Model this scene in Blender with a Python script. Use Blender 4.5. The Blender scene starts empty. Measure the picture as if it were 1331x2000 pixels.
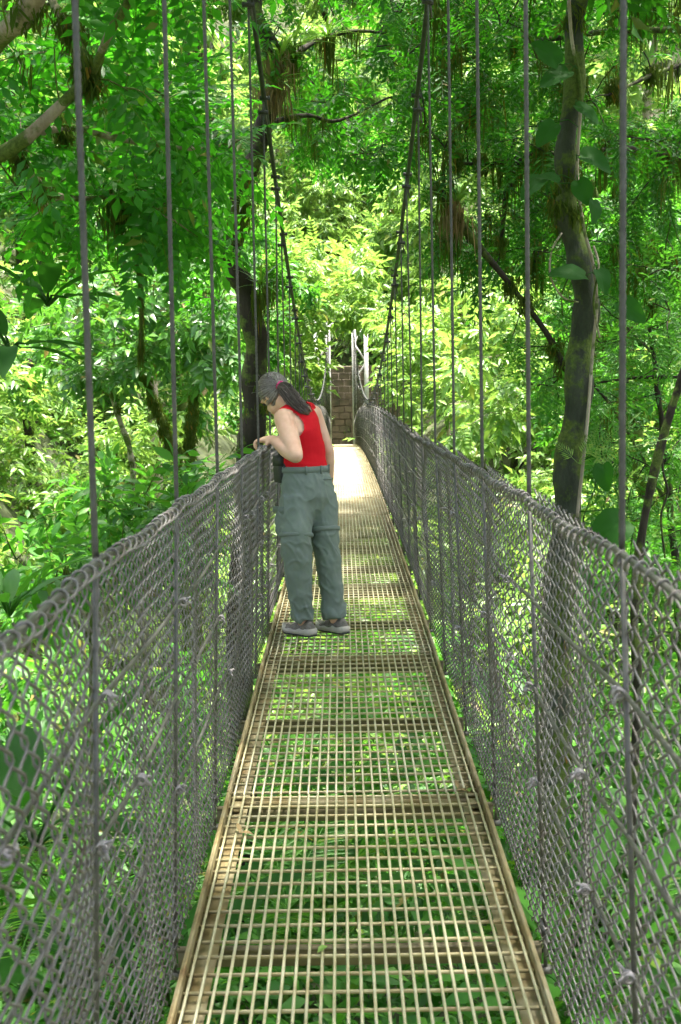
import bpy, bmesh, math, random
import numpy as np
from mathutils import Vector, Matrix
from mathutils import noise as mnoise

S = bpy.context.scene
C = S.collection
rng = np.random.default_rng(7)
PI = math.pi

# ------------------------------------------------------------------ camera
CZ = 9.0                       # camera height above the ravine datum
F, CX, CY = 2500.0, 665.5, 1000.0
PITCH, YAW, ROLL = math.atan(240 / F), math.radians(0.115), math.radians(0.95)
w0 = np.array([-math.sin(YAW) * math.cos(PITCH), math.cos(YAW) * math.cos(PITCH), -math.sin(PITCH)])
r0 = np.array([math.cos(YAW), math.sin(YAW), 0.0])
u0 = np.cross(r0, w0)
CR = r0 * math.cos(ROLL) - u0 * math.sin(ROLL)
CU = u0 * math.cos(ROLL) + r0 * math.sin(ROLL)
EYE = np.array([0.0, 0.0, CZ])

def P(px, py, d):
    """world point seen at photo pixel (px, py), at distance d along the bridge"""
    v = w0 + CR * (px - CX) / F - CU * (py - CY) / F
    return EYE + v * (d / v[1])

cam = bpy.data.cameras.new('camera')
cam_o = bpy.data.objects.new('camera', cam)
C.objects.link(cam_o)
cam_o.matrix_world = Matrix(((CR[0], CU[0], -w0[0], EYE[0]), (CR[1], CU[1], -w0[1], EYE[1]),
                             (CR[2], CU[2], -w0[2], EYE[2]), (0, 0, 0, 1)))
cam.sensor_fit = 'HORIZONTAL'
cam.sensor_width = 24.0
cam.lens = F / 1331 * 24.0
cam.clip_start, cam.clip_end = 0.05, 600
cam.dof.use_dof = True
cam.dof.focus_distance = 8.5
cam.dof.aperture_fstop = 9.0
S.camera = cam_o

# ------------------------------------------------------------------ sky, sun, exposure
SUN_DIR = np.array([0.12, 0.06, 0.98]); SUN_DIR /= np.linalg.norm(SUN_DIR)
world = bpy.data.worlds.new('World')
S.world = world
world.use_nodes = True
nt = world.node_tree
sky = nt.nodes.new('ShaderNodeTexSky')
sky.sky_type = 'NISHITA'
sky.sun_disc = False
sky.sun_elevation = math.asin(SUN_DIR[2])
sky.sun_rotation = math.atan2(SUN_DIR[0], SUN_DIR[1])
sky.air_density, sky.dust_density, sky.ozone_density = 0.8, 8.0, 1.0
nt.links.new(sky.outputs['Color'], nt.nodes['Background'].inputs['Color'])
nt.nodes['Background'].inputs['Strength'].default_value = 0.14
sun = bpy.data.lights.new('sun', 'SUN')
sun.energy = 5.0
sun.angle = math.radians(3.0)
sun.color = (1.0, 0.95, 0.86)
sun_o = bpy.data.objects.new('sun', sun)
C.objects.link(sun_o)
sun_o.rotation_euler = Vector(SUN_DIR).to_track_quat('Z', 'Y').to_euler()
S.view_settings.view_transform = 'Standard'
S.view_settings.look = 'None'
S.view_settings.exposure = 2.32
S.view_settings.gamma = 1.0
S.cycles.max_bounces = 5
S.cycles.diffuse_bounces = 3
S.cycles.glossy_bounces = 2
S.cycles.transmission_bounces = 4
S.cycles.use_adaptive_sampling = True
S.cycles.adaptive_threshold = 0.04
S.cycles.transparent_max_bounces = 4

# ------------------------------------------------------------------ small helpers
def nrm(v):
    v = np.asarray(v, float)
    return v / (np.linalg.norm(v, axis=-1, keepdims=True) + 1e-12)

class Geo:
    """collects vertices and faces, then becomes one mesh"""
    def __init__(s):
        s.v, s.t, s.q, s.n = [], [], [], 0
    def add(s, V, T=None, Q=None):
        V = np.asarray(V, float).reshape(-1, 3)
        s.v.append(V)
        if T is not None and len(T): s.t.append(np.asarray(T, int).reshape(-1, 3) + s.n)
        if Q is not None and len(Q): s.q.append(np.asarray(Q, int).reshape(-1, 4) + s.n)
        s.n += len(V)
        return s
    def tube(s, path, rad, sides=6, cap=True, phase=0.0, flat=None):
        p = np.asarray(path, float)
        n = len(p)
        r = np.broadcast_to(np.asarray(rad, float), (n,)) if np.ndim(rad) < 2 else None
        tan = nrm(np.gradient(p, axis=0))
        up = np.array([0, 0, 1.0]) if abs(tan[0][2]) < 0.9 else np.array([0, 1.0, 0])
        a = nrm(np.cross(tan[0], up))
        A = [a]
        for i in range(1, n):
            a = a - tan[i] * np.dot(a, tan[i])
            a = a / (np.linalg.norm(a) + 1e-9)
            A.append(a)
        A = np.array(A); B = np.cross(tan, A)
        th = np.arange(sides) * 2 * PI / sides + phase
        V = p[:, None] + r[:, None, None] * (np.cos(th)[None, :, None] * A[:, None] + np.sin(th)[None, :, None] * B[:, None])
        i, j = np.meshgrid(np.arange(n - 1), np.arange(sides), indexing='ij')
        j2 = (j + 1) % sides
        Q = np.stack([i * sides + j, i * sides + j2, (i + 1) * sides + j2, (i + 1) * sides + j], -1).reshape(-1, 4)
        T = []
        if cap:
            for k in range(1, sides - 1):
                T.append((0, k + 1, k)); e = (n - 1) * sides; T.append((e, e + k, e + k + 1))
        return s.add(V.reshape(-1, 3), T, Q)
    def rings(s, R, cap=True):
        """R: (n, sides, 3) closed rings joined in order"""
        R = np.asarray(R, float); n, m = R.shape[:2]
        i, j = np.meshgrid(np.arange(n - 1), np.arange(m), indexing='ij')
        j2 = (j + 1) % m
        Q = np.stack([i * m + j, i * m + j2, (i + 1) * m + j2, (i + 1) * m + j], -1).reshape(-1, 4)
        V = R.reshape(-1, 3); T = []
        if cap:
            V = np.vstack([V, R[0].mean(0), R[-1].mean(0)])
            for k in range(m):
                T.append((n * m, (k + 1) % m, k)); e = (n - 1) * m
                T.append((n * m + 1, e + k, e + (k + 1) % m))
        return s.add(V, T, Q)
    def box(s, c, h, M=None):
        c = np.asarray(c, float); h = np.asarray(h, float)
        V = np.array([[x, y, z] for x in (-1, 1) for y in (-1, 1) for z in (-1, 1)], float) * h
        if M is not None: V = V @ np.asarray(M, float).T
        return s.add(V + c, None, [(0, 1, 3, 2), (4, 6, 7, 5), (0, 4, 5, 1), (2, 3, 7, 6), (0, 2, 6, 4), (1, 5, 7, 3)])
    def ell(s, c, axes, nu=14, nv=9):
        """closed ellipsoid, axes = 3 vectors"""
        u = np.arange(nu) * 2 * PI / nu; v = np.linspace(-PI / 2, PI / 2, nv)[1:-1]
        A = np.asarray(axes, float)
        R = np.cos(v)[:, None, None] * (np.cos(u)[None, :, None] * A[0] + np.sin(u)[None, :, None] * A[1]) + np.sin(v)[:, None, None] * A[2] + np.asarray(c, float)
        m = nu; n = len(v)
        V = np.vstack([R.reshape(-1, 3), np.asarray(c) - A[2], np.asarray(c) + A[2]])
        i, j = np.meshgrid(np.arange(n - 1), np.arange(m), indexing='ij'); j2 = (j + 1) % m
        Q = np.stack([i * m + j, i * m + j2, (i + 1) * m + j2, (i + 1) * m + j], -1).reshape(-1, 4)
        T = []
        for k in range(m):
            T.append((n * m, (k + 1) % m, k)); e = (n - 1) * m; T.append((n * m + 1, e + k, e + (k + 1) % m))
        return s.add(V, T, Q)
    def scatter(s, tpl, M):
        """tpl = (V, T); M (N,4,4)"""
        V, T = tpl
        N = len(M)
        if N == 0: return s
        W = np.einsum('nij,vj->nvi', M[:, :3, :3], V) + M[:, None, :3, 3]
        TT = T[None] + (np.arange(N) * len(V))[:, None, None]
        return s.add(W.reshape(-1, 3), TT.reshape(-1, 3))
    def mesh(s, name, smooth=False):
        me = bpy.data.meshes.new(name)
        if not s.v: return me
        V = np.vstack(s.v)
        T = np.vstack(s.t) if s.t else np.zeros((0, 3), int)
        Q = np.vstack(s.q) if s.q else np.zeros((0, 4), int)
        me.vertices.add(len(V)); me.vertices.foreach_set('co', V.astype(np.float32).ravel())
        loops = np.concatenate([T.ravel(), Q.ravel()]).astype(np.int32)
        me.loops.add(len(loops)); me.loops.foreach_set('vertex_index', loops)
        st = np.concatenate([np.arange(len(T)) * 3, len(T) * 3 + np.arange(len(Q)) * 4]).astype(np.int32)
        me.polygons.add(len(st)); me.polygons.foreach_set('loop_start', st)
        me.update(calc_edges=True)
        if smooth: me.polygons.foreach_set('use_smooth', np.ones(len(st), bool))
        return me

def link(name, me, mat=None, parent=None, **kw):
    o = bpy.data.objects.new(name, me)
    C.objects.link(o)
    if mat is not None and me is not None and not me.materials: me.materials.append(mat)
    if parent is not None: o.parent = parent
    for k, v in kw.items(): o[k] = v
    return o

def build(name, geo, mat, parent=None, smooth=False, **kw):
    return link(name, geo.mesh(name, smooth), mat, parent, **kw)

def thing(name, label, cat, loc=(0, 0, 0), group=None):
    o = bpy.data.objects.new(name, None)
    o.empty_display_size = 0.2
    C.objects.link(o)
    o.location = loc
    o['label'] = label; o['category'] = cat
    if group: o['group'] = group
    return o

def part(name, geo, mat, root, smooth=False, **kw):
    """a part given in world coordinates, parented under a thing that is not rotated"""
    o = link(name, geo.mesh(name, smooth), mat, root, **kw)
    o.location = -Vector(root.location) if root.type == 'EMPTY' or root.parent is None else Vector((0, 0, 0))
    return o

# ------------------------------------------------------------------ materials
def mat_new(name):
    m = bpy.data.materials.new(name); m.use_nodes = True
    t = m.node_tree; t.nodes.clear()
    out = t.nodes.new('ShaderNodeOutputMaterial')
    return m, t, out

def ramp(t, fac, cols):
    r = t.nodes.new('ShaderNodeValToRGB')
    el = r.color_ramp.elements
    while len(el) < len(cols): el.new(0.5)
    for e, (p, c) in zip(el, cols): e.position = p; e.color = (*c, 1)
    t.links.new(fac, r.inputs['Fac'])
    return r.outputs['Color']

def tex_noise(t, scale, detail=4, rough=0.6, coord='Object', stretch=None):
    tc = t.nodes.new('ShaderNodeTexCoord')
    n = t.nodes.new('ShaderNodeTexNoise')
    n.inputs['Scale'].default_value = scale; n.inputs['Detail'].default_value = detail
    n.inputs['Roughness'].default_value = rough
    src = t.nodes.new('ShaderNodeNewGeometry').outputs['Position'] if coord == 'World' else tc.outputs[coord]
    if stretch:
        mp = t.nodes.new('ShaderNodeMapping'); mp.inputs['Scale'].default_value = stretch
        t.links.new(src, mp.inputs['Vector']); src = mp.outputs['Vector']
    t.links.new(src, n.inputs['Vector'])
    return n.outputs['Fac']

def mixc(t, fac, a, b):
    m = t.nodes.new('ShaderNodeMix'); m.data_type = 'RGBA'
    if isinstance(fac, (int, float)): m.inputs[0].default_value = fac
    else: t.links.new(fac, m.inputs[0])
    for i, x in ((6, a), (7, b)):
        if isinstance(x, tuple): m.inputs[i].default_value = (*x, 1)
        else: t.links.new(x, m.inputs[i])
    return m.outputs[2]

def bump(t, h, strength, dist=0.01):
    b = t.nodes.new('ShaderNodeBump'); b.inputs['Strength'].default_value = strength; b.inputs['Distance'].default_value = dist
    t.links.new(h, b.inputs['Height']); return b.outputs['Normal']

def surf(name, cols, scale, rough=0.6, metal=0.0, bumpy=0.0, stretch=None, spec=0.5, detail=5, coord='Object', bdist=0.01):
    m, t, out = mat_new(name)
    b = t.nodes.new('ShaderNodeBsdfPrincipled')
    f = tex_noise(t, scale, detail, 0.65, coord, stretch)
    t.links.new(ramp(t, f, cols), b.inputs['Base Color'])
    b.inputs['Roughness'].default_value = rough; b.inputs['Metallic'].default_value = metal
    b.inputs['Specular IOR Level'].default_value = spec
    if bumpy: t.links.new(bump(t, f, bumpy, bdist), b.inputs['Normal'])
    t.links.new(b.outputs[0], out.inputs[0])
    return m

def leafmat(name, cols, trans, tcol, rough=0.42, spec=0.5):
    """leaf: per-leaf colour, gloss on top, light shining through"""
    m, t, out = mat_new(name)
    g = t.nodes.new('ShaderNodeNewGeometry')
    oi = t.nodes.new('ShaderNodeObjectInfo')
    b = t.nodes.new('ShaderNodeBsdfPrincipled')
    col = ramp(t, g.outputs['Random Per Island'], cols)
    t.links.new(col, b.inputs['Base Color'])
    b.inputs['Roughness'].default_value = rough; b.inputs['Specular IOR Level'].default_value = spec
    tr = t.nodes.new('ShaderNodeBsdfTranslucent')
    t.links.new(mixc(t, 0.55, col, tcol), tr.inputs['Color'])
    mx = t.nodes.new('ShaderNodeMixShader'); mx.inputs[0].default_value = trans
    t.links.new(b.outputs[0], mx.inputs[1]); t.links.new(tr.outputs[0], mx.inputs[2])
    t.links.new(mx.outputs[0], out.inputs[0])
    return m

def leafcols(r, g, b, spread=0.5, yellow=0.25):
    lo = (r * (1 - spread), g * (1 - spread * 0.8), b * (1 - spread))
    hi = (r * (1 + spread + yellow), g * (1 + spread * 0.7), b * (1 + spread * 0.5))
    return [(0.0, lo), (0.45, (r, g, b)), (0.96, hi), (0.985, (min(r * 4.5, .34), g * 1.35, b)), (1.0, (0.17, 0.095, 0.035))]

ML = {
    'canopy': leafmat('leaf_canopy', leafcols(0.024, 0.098, 0.009), 0.44, (0.075, 0.42, 0.010), 0.5, 0.3),  # green darkened: shade of the near canopy put into the leaf colour
    'frond': leafmat('leaf_frond', leafcols(0.032, 0.145, 0.012), 0.50, (0.09, 0.52, 0.012), 0.45, 0.35),
    'broad': leafmat('leaf_broad', leafcols(0.048, 0.150, 0.024), 0.36, (0.16, 0.48, 0.03), 0.32),
    'lime': leafmat('leaf_lime', leafcols(0.125, 0.262, 0.050), 0.42, (0.40, 0.66, 0.09), 0.42),  # lime green, brightened to put background sunlight into the colour
    'hill': leafmat('leaf_hill', leafcols(0.130, 0.265, 0.055, 0.55), 0.38, (0.40, 0.66, 0.11), 0.45),  # leaf colour raised so the hillside's sunlight is partly painted in
    'under': leafmat('leaf_under', leafcols(0.045, 0.165, 0.020, 0.7), 0.40, (0.15, 0.54, 0.025), 0.45, 0.3),
    'fern': leafmat('leaf_fern', leafcols(0.060, 0.190, 0.024, 0.4), 0.45, (0.20, 0.52, 0.03), 0.5),
    'big': leafmat('leaf_big', leafcols(0.020, 0.080, 0.012, 0.3, 0.1), 0.34, (0.07, 0.36, 0.012), 0.6, 0.15),
    'brom': leafmat('leaf_bromeliad', leafcols(0.070, 0.170, 0.022, 0.5), 0.35, (0.20, 0.45, 0.03), 0.4),
    'moss': leafmat('moss_strand', leafcols(0.055, 0.092, 0.016, 0.5), 0.38, (0.17, 0.26, 0.03), 0.9, 0.1),
    'dry': leafmat('dry_leaf', leafcols(0.20, 0.16, 0.08, 0.4), 0.3, (0.3, 0.22, 0.1), 0.8, 0.2),
}

def barkmat(name, cols, moss, mossy):
    m, t, out = mat_new(name)
    b = t.nodes.new('ShaderNodeBsdfPrincipled')
    f = tex_noise(t, 9, 6, 0.7, 'Object', (1, 1, 0.35))
    f2 = tex_noise(t, 3.1, 5, 0.7, 'Object')
    bc = ramp(t, f, cols)
    mc = ramp(t, tex_noise(t, 40, 4, 0.7), moss)
    mk = ramp(t, f2, [(max(0, 0.62 - mossy * 0.42), (0, 0, 0)), (max(0.05, 0.70 - mossy * 0.42), (1, 1, 1))])
    t.links.new(mixc(t, mk, bc, mc), b.inputs['Base Color'])
    b.inputs['Roughness'].default_value = 0.85; b.inputs['Specular IOR Level'].default_value = 0.25
    t.links.new(bump(t, f, 0.7, 0.03), b.inputs['Normal'])
    t.links.new(b.outputs[0], out.inputs[0])
    return m
MOSSC = [(0.3, (0.035, 0.06, 0.010)), (0.7, (0.11, 0.15, 0.03))]
MB = {
    'dark': barkmat('bark_dark', [(0.3, (0.014, 0.011, 0.008)), (0.7, (0.045, 0.038, 0.028))], MOSSC, 0.30),
    'pale': barkmat('bark_pale', [(0.3, (0.20, 0.155, 0.115)), (0.7, (0.44, 0.38, 0.31))], MOSSC, 0.35),
    'limb': barkmat('bark_mossy_limb', [(0.3, (0.16, 0.12, 0.085)), (0.7, (0.38, 0.32, 0.26))], MOSSC, 0.45),
    'mossy': barkmat('bark_mossy', [(0.3, (0.06, 0.05, 0.03)), (0.7, (0.14, 0.11, 0.07))], MOSSC, 0.95),
    'grey': barkmat('bark_grey_green', [(0.3, (0.020, 0.025, 0.017)), (0.7, (0.060, 0.068, 0.048))], MOSSC, 0.4),
}
M_GALV = surf('galvanised_wire', [(0.30, (0.070, 0.048, 0.034)), (0.44, (0.115, 0.105, 0.098)), (0.6, (0.150, 0.144, 0.138)), (0.8, (0.20, 0.192, 0.186))], 9, 0.55, 0.1, detail=8, coord='World')
M_ROPE = surf('wire_rope', [(0.3, (0.055, 0.053, 0.046)), (0.7, (0.118, 0.115, 0.104))], 30, 0.5, 0.35)
M_MAIN = surf('main_cable_steel', [(0.3, (0.02, 0.022, 0.022)), (0.7, (0.06, 0.062, 0.06))], 30, 0.6, 0.3)
M_BAR = surf('grating_bar', [(0.25, (0.24, 0.20, 0.085)), (0.5, (0.385, 0.365, 0.225)), (0.8, (0.50, 0.485, 0.36))], 6, 0.5, 0.15, 0.15, detail=8, coord='World')
M_XBAR = surf('grating_cross_bar', [(0.25, (0.20, 0.135, 0.05)), (0.5, (0.34, 0.295, 0.16)), (0.8, (0.45, 0.42, 0.28))], 7, 0.55, 0.15, 0.2, detail=8, coord='World')
M_EDGE = surf('rusted_channel', [(0.28, (0.11, 0.055, 0.014)), (0.45, (0.22, 0.175, 0.075)), (0.7, (0.31, 0.28, 0.175))], 7, 0.6, 0.15, 0.3, detail=8, coord='World')
M_BEAM = surf('cross_beam_steel', [(0.3, (0.06, 0.048, 0.022)), (0.6, (0.14, 0.12, 0.065)), (0.8, (0.20, 0.18, 0.11))], 8, 0.65, 0.1, 0.2)
M_TOWER = surf('tower_paint', [(0.3, (0.42, 0.41, 0.40)), (0.6, (0.62, 0.61, 0.60))], 5, 0.6, 0.0, 0.1)
M_GROUND = surf('forest_soil', [(0.3, (0.020, 0.028, 0.010)), (0.55, (0.045, 0.060, 0.018)), (0.8, (0.09, 0.075, 0.04))], 1.4, 0.95, 0, 0.6, bdist=0.1)
M_TIE = surf('tie_wire_end', [(0.3, (0.17, 0.155, 0.155)), (0.7, (0.34, 0.31, 0.315))], 40, 0.6)

# ------------------------------------------------------------------ terrain
def sst(a, b, x):
    t = np.clip((x - a) / (b - a), 0, 1); return t * t * (3 - 2 * t)

def terr(x, y):
    x = np.asarray(x, float); y = np.asarray(y, float)
    kl = np.clip(0.28 + 0.045 * (y - 6), 0.28, 0.95)
    kr = np.clip(0.22 + 0.030 * (y - 6), 0.22, 0.85)
    z = CZ - 6.2 + kl * np.maximum(0, -x - 1.6) + kr * np.maximum(0, x - 2.0)
    z = z + 3.0 * sst(30, 51, y) + 3.1 * sst(56.2, 57.6, y) + 0.85 * np.maximum(0, y - 57)
    z = z + 0.30 * np.sin(0.9 * x + 1.3) * np.sin(0.7 * y) + 0.16 * np.sin(2.1 * x + 0.4 * y) + 0.10 * np.sin(1.7 * y - 1.1 * x)
    keep = sst(2.2, 4.0, np.abs(x)) + sst(0, 4, np.abs(y - 54.0) - 1.5)
    base = CZ - 2.95
    flat = np.clip(1 - keep, 0, 1)
    z = z * (1 - flat) + base * flat
    return np.minimum(z, CZ + 42)

gx = np.concatenate([np.linspace(-75, -22, 36), np.linspace(-21, 21, 85), np.linspace(22, 75, 36)])
gy = np.concatenate([np.linspace(-30, -5, 14), np.linspace(-4, 70, 110), np.linspace(71, 130, 40)])
GX, GY = np.meshgrid(gx, gy)
V = np.stack([GX, GY, terr(GX, GY)], -1).reshape(-1, 3)
nx = len(gx)
i, j = np.meshgrid(np.arange(len(gy) - 1), np.arange(nx - 1), indexing='ij')
Q = np.stack([i * nx + j, i * nx + j + 1, (i + 1) * nx + j + 1, (i + 1) * nx + j], -1).reshape(-1, 4)
build('ground', Geo().add(V, None, Q), M_GROUND, smooth=True, kind='structure')

# ------------------------------------------------------------------ bridge
Y_END, PITCHY, HALF, XC = 53.0, 1.15, 0.465, 0.027
def zd(y): return CZ - 1.6 + 0.028 * y - 0.0008 * y * y
def hr(y): return 1.09 + 0.16 * np.clip((9 - y) / 7, 0, 1) - 0.10 * np.clip((y - 40) / 13, 0, 1)
def zrail(y):
    k = ((np.asarray(y, float) - 2.3) / PITCHY) % 1.0
    return zd(y) + hr(y) - 0.012 * np.sin(PI * k)
def zcab(y):
    y = np.asarray(y, float); d = 23.5
    return CZ - 0.20 + np.where(y < d, 0.0083 * (d - y) ** 2, 0.0042 * (y - d) ** 2)
def xs(side, y): return XC + side * HALF

bridge = thing('suspension_bridge', 'narrow hanging footbridge with steel grating deck and chain link sides', 'bridge', (0, 0, 0))

# deck panels: channel frame + bars
PL = 2 * PITCHY
NB, BAR = 27, 0.0045
def frame_geo():
    g = Geo()
    for s in (-1, 1):
        g.box((s * (HALF - 0.004), PL / 2, -0.008), (0.004, PL / 2 - 0.006, 0.030))
        g.box((s * (HALF - 0.042), PL / 2, -0.034), (0.030, PL / 2 - 0.006, 0.003))
        g.box((s * (HALF - 0.001), PL / 2, 0.014), (0.007, PL / 2 - 0.006, 0.003))
        for e in (0.012, PL - 0.012):
            g.box((s * (HALF - 0.032), e + (0.05 if e < 1 else -0.05), -0.020), (0.018, 0.045, 0.004))
    for e in (0.016, PL - 0.016):
        g.box((0, e, -0.030), (HALF - 0.05, 0.003, 0.012))
    return g
ME_FRAME = frame_geo().mesh('deck_frame'); ME_FRAME.materials.append(M_EDGE)
g = Geo().tube([(0, 0.004, 0), (0, PL * 0.5, 0.0), (0, PL - 0.004, 0)], BAR, 6)
ME_LB = g.mesh('deck_bar', True); ME_LB.materials.append(M_BAR)
g = Geo().tube([(-HALF + 0.01, 0, 0), (0, 0, 0), (HALF - 0.01, 0, 0)], 0.0052, 6)
ME_XB = g.mesh('deck_cross_bar', True); ME_XB.materials.append(M_XBAR)
bx = np.linspace(-HALF + 0.022, HALF - 0.022, NB)
by = np.arange(0.05, PL, 0.0975)
g = Geo()
for x in bx: g.tube([(x, 0.004, 0.0), (x, PL - 0.004, 0.0)], BAR, 4)
ME_GL = g.mesh('grating_long'); ME_GL.materials.append(M_BAR)
g = Geo()
for y in by: g.tube([(-HALF + 0.01, y, -0.008), (HALF - 0.01, y, -0.008)], 0.0052, 4)
ME_GX = g.mesh('grating_cross'); ME_GX.materials.append(M_XBAR)
ME_BEAM = Geo().box((0, 0, -0.012), (HALF + 0.05, 0.014, 0.004)).box((0, 0.010, -0.042), (HALF + 0.05, 0.004, 0.026)).mesh('cross_beam'); ME_BEAM.materials.append(M_BEAM)
pr = random.Random(3)
y0s = [-2.3 + PL * k for k in range(24)]
for k, ya in enumerate(y0s):
    yb = ya + PL
    fr = link('deck_panel', ME_FRAME, None, bridge)
    a = math.atan2(zd(yb) - zd(ya), PL)
    fr.location = (XC + pr.uniform(-.002, .002), ya, zd(ya)); fr.rotation_euler = (a, pr.uniform(-.003, .003), 0)
    if 1 <= k <= 5:
        for x in bx:
            o = link('grating_bar', ME_LB, None, fr); o.location = (x + pr.uniform(-.0012, .0012), 0, pr.uniform(-.0008, .0008))
        for y in by:
            o = link('grating_cross_bar', ME_XB, None, fr); o.location = (0, y + pr.uniform(-.003, .003), -0.008); o.rotation_euler = (0, 0, pr.uniform(-.003, .003))
    else:
        link('grating', ME_GL, None, fr, kind='stuff'); link('grating', ME_GX, None, fr, kind='stuff')
for k in range(-3, 45):
    y = 2.3 + PITCHY * k
    o = link('cross_beam', ME_BEAM, None, bridge)
    o.location = (XC, y + 0.03, zd(y) - 0.044)

# chain link bays (a shared mesh per level of detail)
NW = 31
AA, HH = PITCHY / NW, 1.0
def chain(npts, sides, seed, near):
    g = Geo(); r = np.random.default_rng(seed)
    nper = 17
    t = np.arange(nper * npts + 1) / npts
    bul = r.normal(0, 1, 6)
    for w in range(NW):
        ph = 0.5 * (w % 2)
        tri = 2 * np.abs(((t + ph) % 1.0) - 0.5)              # 1..0..1
        if near: tri = 0.5 - 0.5 * np.sin(PI * np.clip((0.5 - tri) * 1.12, -.5, .5))
        x = w * AA + (tri * 1.10 - 0.05) * AA
        z = t / nper * HH
        yy = (0.0046 * np.sin(2 * PI * (t + ph) + 0.9)) if near else np.zeros_like(t)
        env = np.sin(PI * z) * np.sin(PI * np.clip(x / PITCHY, 0, 1))
        yy = yy + env * (0.022 * bul[0] + 0.012 * bul[1] * np.sin(5 * z + bul[2]) + 0.006 * bul[3] * np.sin(9 * x + bul[4]))
        x = x + env * 0.008 * np.sin(7 * z + 11 * x + bul[5])
        g.tube(np.stack([x, yy, z], -1), 0.0023 if near else 0.0024, sides, cap=False)
    me = g.mesh('chain_link', near); me.materials.append(M_GALV)
    return me
ME_CN = [chain(8, 5, s, True) for s in (1, 2, 3)]
ME_CM = [chain(4, 3, s, False) for s in (4, 5)]
ME_CF = [chain(2, 3, s, False) for s in (6, 7)]
for side in (-1, 1):
    for k in range(-2, 44):
        ya = 2.3 + PITCHY * k; yb = ya + PITCHY
        zb0, zb1 = zd(ya) - 0.06, zd(yb) - 0.06
        h = float(0.5 * (zrail(ya) - zb0 + zrail(yb) - zb1))
        me = ME_CN[(k + (side > 0)) % 3] if yb < 8.2 and yb > 1 else (ME_CM[k % 2] if yb < 20 else ME_CF[k % 2])
        o = link('chain_link_panel', me, None, bridge, kind='stuff')
        ch = Vector((0, PITCHY, float(0.5 * (zrail(yb) - zrail(ya) + zb1 - zb0)))).normalized()
        yax = Vector((-side, 0, 0)); zax = ch.cross(yax) if side < 0 else yax.cross(ch) * -1
        zax = Vector((0, -ch.z, ch.y))
        foot = 0.050; zax = Vector((-side * foot / h, zax.y, zax.z))
        M = Matrix(((ch.x, yax.x, zax.x, xs(side, ya) + side * foot), (ch.y, yax.y, zax.y, ya), (ch.z, yax.z, zax.z, zb0), (0, 0, 0, 1)))
        if side > 0:   # keep right-handed
            M = Matrix(((ch.x, 1, zax.x, xs(side, ya) + side * foot), (ch.y, 0, zax.y, ya), (ch.z, 0, zax.z, zb0), (0, 0, 0, 1)))
            M = M @ Matrix.Diagonal((1, -1, 1, 1))
        o.matrix_world = M @ Matrix.Diagonal((1, 1, h, 1))

# top rail cables with the mesh knuckled round them, mid cables with tie wires
for side in (-1, 1):
    yy = np.arange(-2.3, 52.9, 0.115)
    path = np.stack([np.full_like(yy, xs(side, 0) + side * 0.0), yy, zrail(yy)], -1)
    rail = build('rail_cable', Geo().tube(path, 0.0055, 8), M_ROPE, bridge, True)
    ty = np.arange(0.2, 16.0, 0.0742 / 10)
    th = 2 * PI * ty / 0.0742
    hel = np.stack([xs(side, 0) + side * 0.0 + 0.0120 * np.cos(th), ty + 0.020 * np.cos(th), zrail(ty) - 0.006 + 0.0145 * np.sin(th) + 0.004 * np.sin(ty * 13)], -1)
    part('knuckle_wire', Geo().tube(hel, 0.0030, 5), M_GALV, rail, True)
    for dz in (0.27, 0.53, 0.80):
        zz = zrail(yy) - dz + 0.008 * np.sin(yy * 2.3 + dz * 9)
        mc = build('side_cable', Geo().tube(np.stack([path[:, 0] + side * (0.004 + 0.04 * dz), yy, zz], -1), 0.0052, 6), M_ROPE, bridge, True)
        g = Geo()
        r = random.Random(int(dz * 100) + side)
        for k in range(-1, 20):
            for off in (0.0, 0.42):
                if r.random() < (0.75 if off else 0.3): continue
                yk = 2.3 + PITCHY * k + off + r.uniform(-.02, .02)
                zk = float(np.interp(yk, yy, zz))
                c = np.array([path[0, 0] + side * (0.04 * dz - 0.008), yk, zk])
                th = np.linspace(0, 2 * PI * 2.4, 20)
                g.tube(np.stack([c[0] + 0.010 * np.cos(th), c[1] + np.linspace(-.012, .012, 20), c[2] + 0.010 * np.sin(th)], -1), 0.0028, 5)
                for q in range(3):
                    e = c + np.array([-side * r.uniform(.008, .022), r.uniform(-.02, .02), r.uniform(-.02, .02)])
                    g.tube([c, (c + e) / 2 + np.array([0, 0, .004]), e], 0.0035, 5)
        part('wire_tie', g, M_TIE, mc, True, kind='stuff')

# main cables, clamps, hangers
def rope(p0, p1, rad, detail):
    g = Geo()
    L = np.linalg.norm(p1 - p0)
    if not detail: return g.tube(np.linspace(p0, p1, 6), rad, 6)
    n = int(L / 0.016); m = 12
    t = np.linspace(0, 1, n); c = p0 + (p1 - p0) * t[:, None]
    th = np.arange(m) * 2 * PI / m
    rr = rad * (1 + 0.13 * np.cos(6 * th))
    tw = t * L / 0.13 * 2 * PI
    ang = th[None] + tw[:, None]
    R = np.stack([rr * np.cos(ang), rr * np.sin(ang), np.zeros_like(ang)], -1) + c[:, None]
    return g.rings(R)
g = Geo()
th = np.linspace(0, 2 * PI, 13)
g.tube(np.stack([0.019 * np.cos(th), 0.019 * np.sin(th), 0 * th], -1), 0.006, 6)
g.box((0, 0, 0.0), (0.029, 0.011, 0.010)).box((0.026, 0, 0), (0.006, 0.007, 0.013)).box((-0.026, 0, 0), (0.006, 0.007, 0.013))
ME_CLAMP = g.mesh('cable_clamp', False); ME_CLAMP.materials.append(M_MAIN)
g = Geo().tube([(0, 0, 0.04), (0, 0, -0.06)], 0.006, 8).box((0, 0, -0.066), (0.016, 0.016, 0.008)).box((0, 0, 0.045), (0.011, 0.011, 0.012))
ME_FOOT = g.mesh('hanger_foot'); ME_FOOT.materials.append(M_ROPE)
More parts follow.
